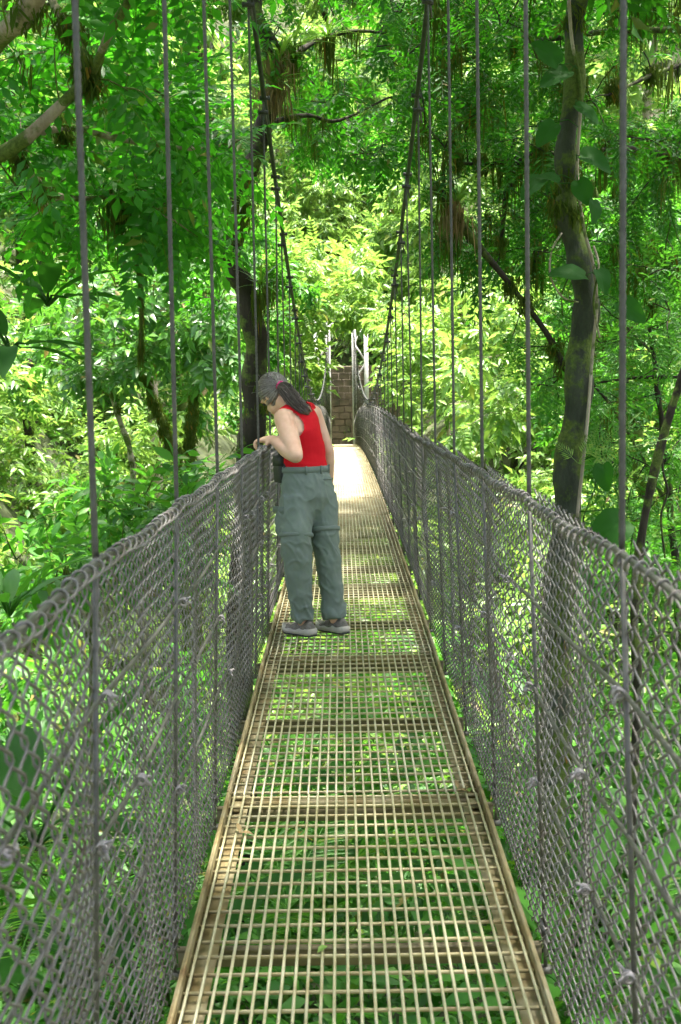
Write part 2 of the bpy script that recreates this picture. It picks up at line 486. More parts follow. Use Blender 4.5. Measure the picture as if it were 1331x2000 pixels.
hr_ = random.Random(11)
for side in (-1, 1):
    yy = np.concatenate([np.arange(-7, 23.5, 0.6), np.arange(23.5, 53.3, 0.8)])
    xx = xs(side, 0) + side * 0.004 + 0 * yy
    mc = build('main_cable', Geo().tube(np.stack([xx, yy, zcab(yy)], -1), 0.0145, 8), M_MAIN, bridge, True)
    for k in range(-3, 45):
        y = 2.3 + PITCHY * k
        if y > 52.4: continue
        xb = xs(side, 0) + side * 0.012; xf = xs(side, 0) + side * 0.055; zm = float(zrail(y))
        zt = float(zcab(y)); zb = zd(y) - 0.05
        jx = hr_.uniform(-.012, .012) + (side < 0) * -0.012
        if zt - zb < 0.2: continue
        hg = rope(np.array([xb, y, min(zm, zt - .05)]), np.array([xb - side * .012 + jx, y + hr_.uniform(-.02, .02), zt]), 0.0060 if y < 12 else 0.0056, y < 9)
        hg.tube([(xf, y, zb), ((xf + xb) / 2, y, (zb + zm) / 2), (xb, y, min(zm, zt - .05) + .002)], 0.0058, 8)
        h = build('hanger_cable', hg, M_ROPE, bridge, True)
        f = link('hanger_foot', ME_FOOT, None, h); f.location = (xf, y, zb)
        sl = (float(zcab(y + .1)) - float(zcab(y - .1))) / .2
        for dz in (0.0, -0.085):
            c = link('cable_clamp', ME_CLAMP, None, mc)
            c.location = (xb - side * .012 + jx * (1 if dz else 0), y - 0.01, zt + dz); c.rotation_euler = (0, 0, hr_.uniform(-.6, .6))
        if y < 22:
            e = np.array([xb - side * .012 + jx, y, zt - 0.085])
            part('hanger_tail', Geo().tube([e + (0, .012, .08), e + (0.012, .01, 0), e + (0.022, .006, -.075)], 0.006, 6), M_ROPE, h, True)
# ------------------------------------------------------------------ far tower, landing and block wall
TY = Y_END + 0.15
tower = thing('bridge_tower', 'pale grey steel tower frame carrying the cables at the far end', 'tower', (XC, TY, float(zd(TY)) - 1.0))
ztop = CZ + 3.45; zbase = float(zd(TY)) - 1.0
for s in (-1, 1):
    xi, xo = XC + s * 0.53, XC + s * 1.03
    for x in (xi, xo):
        part('leg', Geo().box((x, TY, (ztop + zbase) / 2), (0.075, 0.075, (ztop - zbase) / 2)).box((x, TY - .08, (ztop + zbase) / 2), (0.09, 0.008, (ztop - zbase) / 2 - .02)), M_TOWER, tower)
    zz = np.linspace(zbase + 0.6, ztop - 0.8, 8)
    for k in range(7):
        a, b = (xi, xo) if k % 2 == 0 else (xo, xi)
        part('lattice_brace', Geo().tube([(a, TY, zz[k]), (b, TY, zz[k + 1])], 0.035, 4), M_TOWER, tower)
    part('gusset_plate', Geo().box(((xi + xo) / 2, TY - .05, ztop - 0.62), (0.19, 0.012, 0.035)).box((xi + s * .10, TY - .05, ztop - 0.42), (0.045, 0.012, 0.17))
         .box((xo - s * .10, TY - .05, ztop - 0.42), (0.045, 0.012, 0.17)).box(((xi + xo) / 2, TY - .05, ztop - 0.2), (0.19, 0.012, 0.06)), M_TOWER, tower)
    part('saddle', Geo().box(((xi), TY - .02, ztop + 0.03), (0.10, 0.10, 0.03)).tube([(xi - .08, TY, ztop + .07), (xi + .08, TY, ztop + .07)], 0.07, 12), M_TOWER, tower)
for z in (ztop - 0.8, ztop - 0.15):
    part('cross_girder', Geo().box((XC, TY, z), (0.47, 0.04, 0.07)), M_TOWER, tower)

M_SLAB = surf('landing_concrete', [(0.3, (0.20, 0.18, 0.14)), (0.7, (0.38, 0.35, 0.29))], 3, 0.9, 0, 0.3)
M_BLOCK = surf('mossy_block', [(0.30, (0.030, 0.036, 0.014)), (0.50, (0.085, 0.070, 0.045)), (0.75, (0.150, 0.120, 0.085))], 1.9, 0.92, 0, 0.5, coord='World')
M_MORTAR = surf('mortar', [(0.3, (0.06, 0.05, 0.035)), (0.7, (0.13, 0.11, 0.08))], 5, 0.95)
build('landing', Geo().box((XC, 54.2, float(zd(53)) - 0.22), (1.9, 1.25, 0.2)), M_SLAB, kind='structure')
WY = 55.75; wz0 = float(zd(53)) - 0.35; wh = 3.72
wall = thing('block_wall', 'mossy brown retaining wall of stone blocks behind the bridge end', 'wall', (XC, WY, wz0))
part('mortar_core', Geo().box((XC, WY + .2, wz0 + wh / 2), (2.6, 0.17, wh / 2 - .01)), M_MORTAR, wall)
bmb = []
r = np.random.default_rng(5)
for v in range(4):
    bm = bmesh.new(); bmesh.ops.create_cube(bm, size=1.0)
    for vv in bm.verts: vv.co = (vv.co.x * 0.464 + r.normal(0, .006), vv.co.y * 0.2 + r.normal(0, .008), vv.co.z * 0.275 + r.normal(0, .006))
    bmesh.ops.bevel(bm, geom=bm.edges[:], offset=0.018, segments=1, affect='EDGES')
    me = bpy.data.meshes.new('stone_block'); bm.to_mesh(me); bm.free(); me.materials.append(M_BLOCK); bmb.append(me)
for row in range(13):
    for c in range(11):
        o = link('stone_block', bmb[int(r.integers(4))], None, wall)
        o.location = ((c - 5 + 0.5 * (row % 2) - .25) * 0.475 + r.normal(0, .006), r.normal(0, .012), 0.14 + row * 0.285)

# ------------------------------------------------------------------ leaf templates
def L8(L, W, droop=0.12, fold=0.18, shape=(0.85, 0.8)):
    m = [(0, 0, 0), (0, .33 * L, -droop * L * .08), (0, .68 * L, -droop * L * .45), (0, L, -droop * L)]
    a, b = W / 2 * shape[0], W / 2 * shape[1]
    V = np.array([m[0], m[1], m[2], m[3], (-a, .35 * L, m[1][2] + fold * a), (-b, .68 * L, m[2][2] + fold * b), (a, .35 * L, m[1][2] + fold * a), (b, .68 * L, m[2][2] + fold * b)])
    T = np.array([(0, 1, 4), (0, 6, 1), (1, 2, 5), (1, 5, 4), (1, 6, 7), (1, 7, 2), (2, 3, 5), (2, 7, 3)])
    return V, T
def L4(L, W, droop=0.15, fold=0.2):
    V = np.array([(0, 0, 0), (-W / 2, .45 * L, fold * W / 2), (0, .5 * L, -droop * L * .2), (W / 2, .45 * L, fold * W / 2), (0, L, -droop * L)])
    return V, np.array([(0, 2, 1), (0, 3, 2), (2, 4, 1), (2, 3, 4)])
def L2(L, W, droop=0.1, fold=0.25):
    V = np.array([(0, 0, 0), (-W / 2, .45 * L, fold * W / 2), (0, L, -droop * L), (W / 2, .45 * L, fold * W / 2)])
    return V, np.array([(0, 2, 1), (0, 3, 2)])

def basis(d, up, sc, pos):
    d = nrm(d); x = nrm(np.cross(d, up)); z = np.cross(x, d)
    N = len(d); sc = np.broadcast_to(np.asarray(sc, float), (N,))[:, None]
    M = np.zeros((N, 4, 4)); M[:, :3, 0] = x * sc; M[:, :3, 1] = d * sc; M[:, :3, 2] = z * sc; M[:, :3, 3] = pos; M[:, 3, 3] = 1
    return M
def jitter(n, s, r=None): return (r or rng).normal(0, s, (n, 3))
def compose(items):
    """items: list of (tpl, M 4x4) -> one template"""
    Vs, Ts, n = [], [], 0
    for (V, T), M in items:
        Vs.append(V @ M[:3, :3].T + M[:3, 3]); Ts.append(T + n); n += len(V)
    return np.vstack(Vs), np.vstack(Ts)
def stem(path, r):
    g = Geo().tube(path, r, 3, cap=False)
    V = np.vstack(g.v); Q = np.vstack(g.q)
    return V, np.vstack([Q[:, [0, 1, 2]], Q[:, [0, 2, 3]]])
I4 = np.eye(4)
def sprig(r, n, SL, LL, LW, leaf=L4, ang=0.9, droop=0.15, arch=0.1, stalk=True):
    t = np.linspace(0, 1, 3); path = np.stack([0 * t, t * SL, -arch * SL * t ** 2], -1)
    it = [(stem(path, 0.006 * SL), I4)] if stalk else []
    for k in range(n):
        tt = 0.12 + 0.88 * (k + 1) / n
        p = np.array([0, tt * SL, -arch * SL * tt ** 2])
        s = 1 if k % 2 else -1
        if k == n - 1: d = np.array([r.normal(0, .15), 1, -.2])
        else: d = np.array([s * math.sin(ang), math.cos(ang), r.normal(-.1, .22)])
        up = np.array([r.normal(0, .25), r.normal(0, .25), 1.0])
        M = basis(d[None], up[None], r.uniform(.7, 1.15), p[None])[0]
        it.append((leaf(LL, LW, droop), M))
    return compose(it)
def frond(r, pairs, SL, LL, LW, leaf=L4, arch=0.18, taper=0.0):
    t = np.linspace(0, 1, 4); f = lambda q: np.array([0, q * SL, -arch * SL * q ** 2])
    it = [(stem(np.array([f(q) for q in t]), 0.005 * SL), I4)]
    for k in range(pairs):
        tt = 0.22 + 0.76 * k / (pairs - 1); p = f(tt)
        sc = (1 - taper * tt) * (0.75 + .25 * math.sin(PI * min(1, .25 + tt)))
        for s in (-1, 1):
            d = np.array([s * math.sin(1.12), math.cos(1.12), -0.16 + r.normal(0, .07)])
            M = basis(d[None], np.array([[r.normal(0, .12), 0, 1.0]]), sc * r.uniform(.9, 1.08), p[None])[0]
            it.append((leaf(LL, LW), M))
    it.append((leaf(LL, LW), basis(np.array([[0, 1, -.35]]), np.array([[0, 0, 1.0]]), 1, f(1)[None])[0]))
    return compose(it)
def fern(r, pairs=18, SL=0.9, LL=0.20, LW=0.035):
    return frond(r, pairs, SL, LL, LW, L2, 0.32, 0.85)
def palm(r, SL=1.4):
    return frond(r, 22, SL, 0.42, 0.030, L4, 0.35, 0.35)
def blade(L, W, droop=0.3):
    n = 7; t = np.linspace(0, 1, n); w = W / 2 * np.sin(PI * np.clip(t * .94 + .05, 0, 1)) ** .7
    V = []
    for a, b in zip(t, w):
        z = -droop * L * a ** 2
        V += [(-b, a * L, z + .25 * b), (0, a * L, z), (b, a * L, z + .25 * b)]
    T = []
    for k in range(n - 1):
        o = 3 * k
        T += [(o, o + 1, o + 4), (o, o + 4, o + 3), (o + 1, o + 2, o + 5), (o + 1, o + 5, o + 4)]
    return np.array(V), np.array(T)
def rosette(r, n, L, W, droop=0.5):
    it = []
    for k in range(n):
        a = k * 2.4 + r.uniform(-.2, .2); e = r.uniform(.25, 1.25)
        d = np.array([math.cos(a) * math.cos(e), math.sin(a) * math.cos(e), math.sin(e)])
        it.append((blade(L * r.uniform(.7, 1.1), W, droop), basis(d[None], np.array([[0, 0, 1.0]]), 1, np.zeros((1, 3)))[0]))
    return compose(it)
def moss_tuft(r, n=7, L=0.3):
    V, T = [], []
    for k in range(n):
        l = L * r.uniform(.35, 1.1); a = r.uniform(0, PI); w = r.uniform(.003, .007); x, y = r.normal(0, .035, 2)
        c, s = math.cos(a) * w, math.sin(a) * w; b = len(V)
        x2, y2 = x + r.normal(0, .02), y + r.normal(0, .02)
        V += [(x - c, y - s, .02), (x + c, y + s, .02), (x2 - c, y2 - s, -l * .55), (x2 + c, y2 + s, -l * .55), (x2 + r.normal(0, .01), y2, -l)]
        T += [(b, b + 1, b + 3), (b, b + 3, b + 2), (b + 2, b + 3, b + 4)]
    return np.array(V), np.array(T)
tr = np.random.default_rng(21)
TP = {
    'frond': [frond(tr, 7, .42, .105, .046, L4), frond(tr, 6, .36, .10, .044, L4), frond(tr, 8, .48, .10, .042, L4)],
    'fine': [sprig(tr, 11, .30, .075, .024, L2, .85), sprig(tr, 9, .26, .080, .026, L2, .95), frond(tr, 8, .30, .06, .017, L2)],
    'small': [sprig(tr, 9, .32, .10, .040, L4, .9), sprig(tr, 8, .28, .11, .042, L4, 1.0), sprig(tr, 10, .34, .095, .036, L4, .8)],
    'broad': [sprig(tr, 7, .40, .20, .085, L8, .9, .25), sprig(tr, 6, .34, .21, .09, L8, 1.0, .3), sprig(tr, 8, .44, .18, .075, L8, .85, .2)],
    'broadfar': [sprig(tr, 7, .48, .24, .10, L4, .9, .25), sprig(tr, 7, .42, .23, .10, L4, 1.0, .3)],
    'hill': [sprig(tr, 7, .62, .37, .16, L2, .9, .3, stalk=False), sprig(tr, 6, .56, .39, .16, L2, 1.0, .35, stalk=False), frond(tr, 6, .75, .24, .09, L2)],
    'bush': [sprig(tr, 7, .40, .21, .09, L4, .9, .25, stalk=False), sprig(tr, 6, .34, .22, .095, L4, 1.0, .3, stalk=False), sprig(tr, 8, .44, .18, .08, L4, .85, .2, stalk=False)],
    'bushfar': [sprig(tr, 7, .48, .25, .11, L2, .9, .25, stalk=False), sprig(tr, 7, .42, .24, .11, L2, 1.0, .3, stalk=False)],
    'fern': [fern(tr), fern(tr, 16, .75, .17, .035)],
    'palm': [palm(tr), palm(tr, 1.2)],
    'blade': [blade(.8, .22, .35), blade(.65, .20, .25)],
    'brom': [rosette(tr, 18, .42, .030, .55), rosette(tr, 16, .36, .034, .6)],
    'moss': [moss_tuft(tr), moss_tuft(tr, 8, .22), moss_tuft(tr, 6, .42)],
    'mossfur': [moss_tuft(tr, 12, .09), moss_tuft(tr, 12, .07)],
}
def put(geo, tpls, M, r=None):
    r = r or rng
    k = r.integers(len(tpls), size=len(M))
    for q, tp in enumerate(tpls): geo.scatter(tp, M[k == q])

# ------------------------------------------------------------------ trees grown towards where their leaves are
def spline(pts, n):
    p = np.asarray(pts, float); t = np.linspace(0, len(p) - 1, n); out = []
    for q in t:
        i = min(int(q), len(p) - 2); f = q - i
        a, b, c, d = p[max(i - 1, 0)], p[i], p[i + 1], p[min(i + 2, len(p) - 1)]
        out.append(.5 * ((2 * b) + (c - a) * f + (2 * a - 5 * b + 4 * c - d) * f * f + (3 * b - a - 3 * c + d) * f ** 3))
    return np.array(out)

def hero_tree(name, label, limbs, targets, tpls, leaf, bark, seed, per=6, moss=0.0, fur=0.0, sides=9, cat='tree', down=0.25, sc=(0.8, 1.2), group=None, start=0.3, mossm=0.0, maxlen=4.0):
    r = np.random.default_rng(seed)
    base = np.asarray(limbs[0][0][0])
    root = thing(name, label, cat, tuple(base), group)
    gt, gc, gm = Geo(), Geo(), Geo()
    pool, mpts = [], []
    for pts, ra, rb in limbs:
        L = np.linalg.norm(np.diff(np.asarray(pts), axis=0), axis=1).sum()
        n = max(8, int(L / 0.12)); s = spline(pts, n)
        rad = np.linspace(ra, rb, n) * (1 + .10 * np.sin(np.arange(n) * .9 + seed) + r.normal(0, .03, n))
        s = s + np.stack([np.sin(np.arange(n) * .7), np.cos(np.arange(n) * .53), 0 * np.arange(n)], -1) * ra * .12
        gt.tube(s, rad, sides)
        pool += [(q, i > n * start) for i, q in enumerate(s)]
        for q, w in zip(s, rad): mpts.append((q, w))
    pts = np.array([q for q, ok in pool if ok])
    pos, dr = [], []
    tg = np.asarray(targets)
    order = np.argsort([np.min(np.linalg.norm(pts - q, axis=1)) for q in tg]) if len(tg) else []
    for k in order:
        T = tg[k]
        dd = np.linalg.norm(pts - T, axis=1) * r.uniform(1, 1.5, len(pts))
        A = pts[int(np.argmin(dd))]
        L = np.linalg.norm(T - A)
        if L > maxlen:
            A = T + (A - T) / L * maxlen; L = maxlen
        mid = (A + T) / 2 + np.array([0, 0, .12 * L]) + r.normal(0, .08 * L, 3)
        n = max(4, int(L / .15)); t = np.linspace(0, 1, n)[:, None]
        path = (1 - t) ** 2 * A + 2 * t * (1 - t) * mid + t ** 2 * T
        path = path + r.normal(0, .012 * L ** .5, path.shape) * np.minimum(1, t * 3)
        gt.tube(path, np.linspace(.005 + .0055 * L, .003, n), 5)
        pts = np.vstack([pts, path[n // 3:]])
        m = int(per * (0.6 + min(L, 1.6) * .5)) + 1
        tt = 1 - (1 - start) * r.random(m) ** 1.3 * .8
        tan = nrm(np.gradient(path, axis=0))
        ii = np.minimum((tt * (n - 1)).astype(int), n - 1)
        pos.append(path[ii]); dr.append(tan[ii] * .7 + r.normal(0, .6, (m, 3)) + np.array([0, 0, -down]))
        if moss:
            for q in path[::2]:
                mpts.append((q, .01))
    if pos:
        pos = np.vstack(pos); dr = np.vstack(dr)
        M = basis(dr, np.array([0, 0, 1.0]) + r.normal(0, .35, dr.shape), r.uniform(*sc, len(pos)), pos)
        put(gc, tpls, M, r)
    if moss or fur:
        mp = np.array([q for q, w in mpts]); mw = np.array([w for q, w in mpts])
        if moss:
            # beards hang in runs along a branch rather than evenly
            clump = np.array([mnoise.noise(Vector(q * 1.3)) for q in mp])
            sel = (r.random(len(mp)) < moss * np.clip(.5 + clump * 2.2, 0, 2)) & (mw < .12)
            n = sel.sum(); idx = np.repeat(np.where(sel)[0], 4)
            q = mp[idx] + r.normal(0, .03, (len(idx), 3))
            M = basis(nrm(r.normal(0, 1, (len(idx), 3)) * (1, 1, .05)), np.tile([0, 0, 1.0], (len(idx), 1)), r.uniform(.3, 1.0, len(idx)) * (1 + mossm), q)
            put(gm, TP['moss'], M, r)
        if fur:
            sel = np.where((r.random(len(mp)) < fur) & (mw > .012))[0]; idx = np.repeat(sel, 14)
            a = r.uniform(0, 2 * PI, len(idx))
            nn = np.stack([np.cos(a), np.sin(a), r.uniform(-.5, .9, len(idx))], -1)
            q = mp[idx] + nrm(nn) * mw[idx][:, None] * .95 + r.normal(0, .04, (len(idx), 3)) * (0, 0, 1)
            M = basis(nrm(r.normal(0, 1, (len(idx), 3)) * (1, 1, .05)), np.tile([0, 0, 1.0], (len(idx), 1)), r.uniform(.6, 1.3, len(idx)), q)
            put(gm, TP['mossfur'], M, r)
    part('trunk', gt, MB[bark], root, True)
    if gc.v: part('crown', gc, ML[leaf], root)
    if gm.v: part('moss', gm, ML['moss'], root, kind='stuff')
    return root

def region(r, px, py, d, n, hole=None):
    out = []
    while len(out) < n:
        a, b = r.uniform(*px), r.uniform(*py)
        if hole and any(h[0] < a < h[1] and h[2] < b < h[3] for h in hole) and r.random() < .85: continue
        out.append(P(a, b, r.uniform(*d)))
    return out
def box(r, x, y, z, n): return [np.array([r.uniform(*x), r.uniform(*y), r.uniform(*z)]) for _ in range(n)]
def PL_(lst, d): return [P(a, b, d if len(c) == 0 else c[0]) for a, b, *c in lst]
def gnd(x, y): return np.array([x, y, float(terr(x, y)) - .15])

r = np.random.default_rng(31)
# tree with the big mossy fork reaching in from the left, compound leaves
b = gnd(-3.9, 8.2)
limbs = [([b, b + (.1, 0, 2.5), (-3.6, 8.0, CZ - 1.2), P(-140, 370, 7.6)], .15, .075), ([P(-140, 370, 7.6), P(-60, 330, 7.2), P(40, 280, 7), P(110, 215, 7), P(172, 150, 7)], .044, .031),
         ([P(172, 152, 7), P(158, 95, 7), P(125, 40, 7.1), P(95, -20, 7.2), P(60, -160, 7.5), P(30, -320, 7.7)], .026, .020),
         ([P(176, 152, 7), P(195, 105, 6.9), P(215, 60, 6.8), P(255, -5, 6.7), P(300, -130, 6.6), P(340, -330, 6.4)], .026, .018),
         ([P(-140, 370, 7.6), P(-80, 180, 6.9), P(0, 75, 6.5), P(40, 30, 6.3), P(110, -70, 6.1), P(200, -260, 5.8)], .065, .045),
         ([P(60, 260, 7), P(150, 248, 7.4), P(230, 270, 7.8), P(320, 285, 8.1), P(400, 290, 8.3), P(470, 270, 8.5)], .026, .008),
         ([P(20, 300, 7.1), P(60, 340, 7.3), P(100, 378, 7.6), P(170, 388, 8), P(260, 375, 8.4)], .028, .012)]
tg = (region(r, (-150, 330), (-60, 480), (7.0, 10.5), 72) + region(r, (300, 445), (150, 470), (8, 11), 36) + region(r, (-200, 620), (-600, -60), (6, 10), 60)
      + box(r, (-3.5, 1.5), (-4, 8), (CZ + 2.9, CZ + 5.5), 260))  # box: unseen overhead branches added to shade the near deck
hero_tree('overhanging_tree', 'large tree with mossy forked limb and compound leaves at the upper left', limbs, tg, TP['frond'], 'frond', 'limb', 41, per=6, moss=.06, fur=.16, sides=10, sc=(1.0, 1.5))

# winding trunk beside the woman's cables, with epiphytes
b = gnd(-1.05, 12.4)
wt = [b, P(470, 1250, 12.3), P(484, 1000, 12.2), P(492, 850, 12), P(500, 750, 12), P(497, 650, 12), P(480, 570, 12), P(452, 510, 12), P(462, 420, 12), P(490, 320, 12), P(520, 240, 12), P(538, 180, 12), P(533, 110, 12), P(503, 20, 12), P(485, -90, 12), P(470, -260, 12)]
limbs = [(wt, .135, .055), ([P(533, 150, 12), P(600, 90, 12.6), P(690, 60, 13.2), P(790, 70, 13.6)], .035, .012), ([P(520, 240, 12), P(600, 225, 12.8), P(660, 235, 13.2), P(760, 190, 13.8)], .030, .010),
         ([P(485, -90, 12), P(600, -160, 12.4), P(760, -220, 12.8)], .04, .015)]
tg = (region(r, (480, 840), (-150, 130), (11.5, 15.5), 55) + region(r, (560, 860), (100, 330), (12.5, 16.5), 75) + region(r, (360, 430), (430, 600), (12.5, 14), 8)
      + box(r, (-2, 3), (6, 13), (CZ + 4.6, CZ + 6.5), 150))  # box: branches above the view, added to keep sun off the deck
hero_tree('winding_tree', 'dark winding tree trunk with tufted epiphytes behind the woman', limbs, tg, TP['small'], 'canopy', 'dark', 42, per=6, moss=.12, fur=.10)

# straight tree right of the bridge
b = gnd(1.55, 9.0)
st = [b, P(1082, 1700, 9), P(1085, 1400, 9), P(1095, 1150, 9), P(1108, 980, 9), P(1120, 850, 9), P(1132, 720, 9), P(1142, 620, 9), P(1142, 540, 9), P(1120, 470, 9), P(1106, 400, 9), P(1108, 320, 9), P(1116, 200, 9), P(1126, 60, 9), P(1128, -60, 9), P(1120, -300, 9)]
limbs = [(st, .118, .058), ([P(1128, -60, 9), P(1000, -250, 8.6), P(800, -420, 8)], .04, .015), ([P(1128, -80, 9), P(1300, -230, 8.8)], .04, .015)]
tg = box(r, (-1.0, 4.2), (-4, 8.5), (CZ + 3.2, CZ + 6), 240) + box(r, (-.5, 5.5), (6, 16), (CZ + 5.5, CZ + 9), 190) + region(r, (1160, 1331), (-220, -40), (8, 11), 10)  # both boxes: unseen overhead leaves added to shade deck and right canopy
hero_tree('slender_tree', 'straight grey-green tree trunk standing close to the chain link side', limbs, tg, TP['bush'], 'canopy', 'grey', 43, per=7, moss=.04, fur=.12, sides=12)

# dark drooping canopy on the right
b = gnd(4.6, 12.0)
limbs = [([b, (4.4, 12, CZ - 2), (4.1, 12.2, CZ + 1), P(1450, 330, 12), P(1420, 100, 12), P(1380, -200, 12)], .16, .09),
         ([P(1450, 330, 12), P(1330, 310, 11.6), P(1230, 290, 11.2), P(1130, 300, 11), P(1040, 300, 11), P(960, 320, 11), P(880, 316, 11)], .034, .012),
         ([P(1000, 560, 10.6), P(960, 510, 10.5), P(925, 470, 10.5), P(893, 425, 10.5), P(862, 380, 10.5), P(845, 362, 10.5)], .022, .045),
         ([P(1125, 800, 10.8), P(1090, 690, 10.7), P(1040, 610, 10.6), P(1000, 560, 10.6)], .030, .022),
         ([P(1420, 100, 12), P(1290, 140, 11.2), P(1190, 185, 10.6)], .026, .012),
         ([P(1420, 60, 12), P(1200, 60, 12), P(1000, 90, 12), P(880, 130, 12), P(800, 180, 12.4)], .034, .010),
         ([P(1020, 300, 11), P(992, 350, 11), P(984, 430, 11.1), P(978, 500, 11.2)], .035, .012)]
tg = (region(r, (780, 1331), (-120, 300), (10, 14.5), 250, hole=[(1150, 1331, 60, 250)]) + region(r, (830, 1120), (280, 560), (10.5, 14), 70) + region(r, (1190, 1345), (230, 560), (11, 14), 60)
      + box(r, (1.0, 6), (6, 16), (CZ + 4.6, CZ + 8.5), 230))  # box: extra overhead branches added to darken the canopy below
hero_tree('drooping_tree', 'dark fine-leaved tree with hanging moss beards above the right cables', limbs, tg, TP['fine'], 'canopy', 'dark', 44, per=8, moss=.40, fur=.25, mossm=.35, sc=(.9, 1.4))

# lower right understorey tree, dense narrow leaves
b = gnd(3.5, 12.6)
limbs = [([b, P(1330, 1250, 12.6), P(1310, 1000, 12.4), P(1290, 800, 12.3), P(1270, 640, 12.2)], .05, .02), ([P(1310, 1000, 12.4), P(1200, 800, 12), P(1100, 700, 12)], .02, .008),
         ([P(1331, 735, 11.5), P(1240, 738, 11.6), P(1150, 750, 11.8)], .02, .01)]
tg = region(r, (1000, 1360), (500, 820), (10.5, 14), 95) + region(r, (1140, 1360), (820, 1150), (10.5, 13.5), 60) + region(r, (1060, 1360), (1100, 1500), (10, 13), 50)
hero_tree('understorey_tree', 'bushy narrow-leaved young tree behind the straight trunk', limbs, tg, TP['fine'], 'under', 'dark', 45, per=8, moss=.05, down=.1)

# broad-leaved trees on the left bank
def bank_tree(name, label, path, d, ra, rb, tgs, bark, seed, per=6, fur=.4, moss=.05, tp='broadfar'):
    pts = [P(a, bb, d) for a, bb in path]
    bs = pts[0].copy(); zg = float(terr(bs[0], bs[1])) - .2
    if zg < bs[2]: pts = [np.array([bs[0] + .1, bs[1], zg])] + pts
    return hero_tree(name, label, [(pts, ra, rb)], tgs, TP[tp], 'broad', bark, seed, per=per, fur=fur, moss=moss, start=.45, sc=(.7, 1.1))
bank_tree('crooked_tree', 'pale crooked trunk bending under broad leaves on the far bank', [(262, 965), (258, 900), (245, 850), (225, 795), (215, 740), (230, 660)], 21, .055, .04, region(r, (60, 300), (560, 735), (18.5, 22.5), 50), 'pale', 51, fur=.08)
bank_tree('leaning_tree', 'moss-covered trunk leaning beside the second cable', [(350, 940), (336, 880), (315, 820), (290, 760), (278, 700), (320, 640)], 20, .068, .05, region(r, (200, 420), (540, 715), (18, 21.5), 45), 'mossy', 52, fur=.8)
bank_tree('mossy_tree', 'upright yellow-green mossy trunk near the woman', [(372, 940), (372, 860), (378, 790), (384, 730), (370, 640)], 22, .085, .06, region(r, (360, 480), (540, 760), (18.5, 23), 40), 'mossy', 53, fur=.8)
bank_tree('pale_tree', 'straight pale spotted trunk between two mossy ones', [(306, 930), (302, 850), (299, 760), (297, 660), (300, 520), (310, 380)], 25, .11, .08, region(r, (180, 470), (380, 600), (22, 27), 60), 'pale', 54, fur=.02)
bank_tree('stump_tree', 'short dark trunk with ragged leaves on the sunny bank', [(58, 945), (60, 900), (55, 850), (50, 780), (60, 700)], 26, .12, .07, region(r, (-60, 160), (600, 790), (23, 27), 50), 'dark', 55, fur=.1)
# bright shrub at the left fence
b = gnd(-2.3, 11.0)
tg = region(r, (120, 420), (900, 1130), (9.5, 12.5), 60) + region(r, (-60, 160), (1010, 1200), (9, 12), 26)
hero_tree('broadleaf_shrub', 'bright broad-leaved shrub growing up beside the left chain link side', [([b, P(180, 1250, 11), P(220, 1120, 11), P(250, 1000, 11)], .03, .015), ([P(180, 1250, 11), P(60, 1130, 10.5)], .02, .01)],
          tg, TP['broad'], 'under', 'mossy', 46, per=5, moss=.12, cat='shrub', sc=(.65, 1.0))
# lime branches in front of the far tower
b = gnd(-3.2, 44)
tg = region(r, (530, 740), (470, 630), (37, 46), 140) + region(r, (545, 640), (660, 770), (38, 45), 26)
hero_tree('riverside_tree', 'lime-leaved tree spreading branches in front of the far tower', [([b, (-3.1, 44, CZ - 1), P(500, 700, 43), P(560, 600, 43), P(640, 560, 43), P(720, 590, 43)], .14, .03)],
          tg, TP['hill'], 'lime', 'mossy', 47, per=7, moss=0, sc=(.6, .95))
# lime shrub right of the far tower
b = gnd(3.3, 34)
tg = region(r, (735, 900), (600, 790), (29, 38), 90) + region(r, (860, 1090), (540, 860), (22, 32), 90)
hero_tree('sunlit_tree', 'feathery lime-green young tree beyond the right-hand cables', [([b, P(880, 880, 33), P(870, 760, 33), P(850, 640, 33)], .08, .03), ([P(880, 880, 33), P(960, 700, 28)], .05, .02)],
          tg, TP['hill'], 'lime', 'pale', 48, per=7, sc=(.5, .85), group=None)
# ------------------------------------------------------------------ generic slope trees (copied)
def slope_tree(seed, h, spread, tp, leaf, bark, per):
    r = np.random.default_rng(seed)
    n = 7; tz = np.linspace(0, h, n)
    trunk = np.stack([np.cumsum(r.normal(0, .12, n)), np.cumsum(r.normal(0, .12, n)), tz], -1); trunk[0, :2] = 0
    tg = []
    for k in range(95):
        z = h * r.uniform(.38, 1.12); f = math.sin(PI * np.clip((z / h - .25) / .95, .05, 1)) ** .6
        a = r.uniform(0, 2 * PI); q = spread * f * r.uniform(.35, 1) ** .6
        tg.append(np.array([math.cos(a) * q, math.sin(a) * q, z - .1 * q]))
    return hero_tree('slope_tree', 'tmp', [(trunk, .02 * h, .008 * h)], tg, TP[tp], leaf, bark, seed, per=per, start=.35, moss=.02, fur=.05)
protos = [slope_tree(61, 9.5, 3.2, 'hill', 'hill', 'pale', 11), slope_tree(62, 12.0, 3.8, 'hill', 'hill', 'dark', 12), slope_tree(63, 8.0, 2.8, 'broadfar', 'under', 'mossy', 14)]
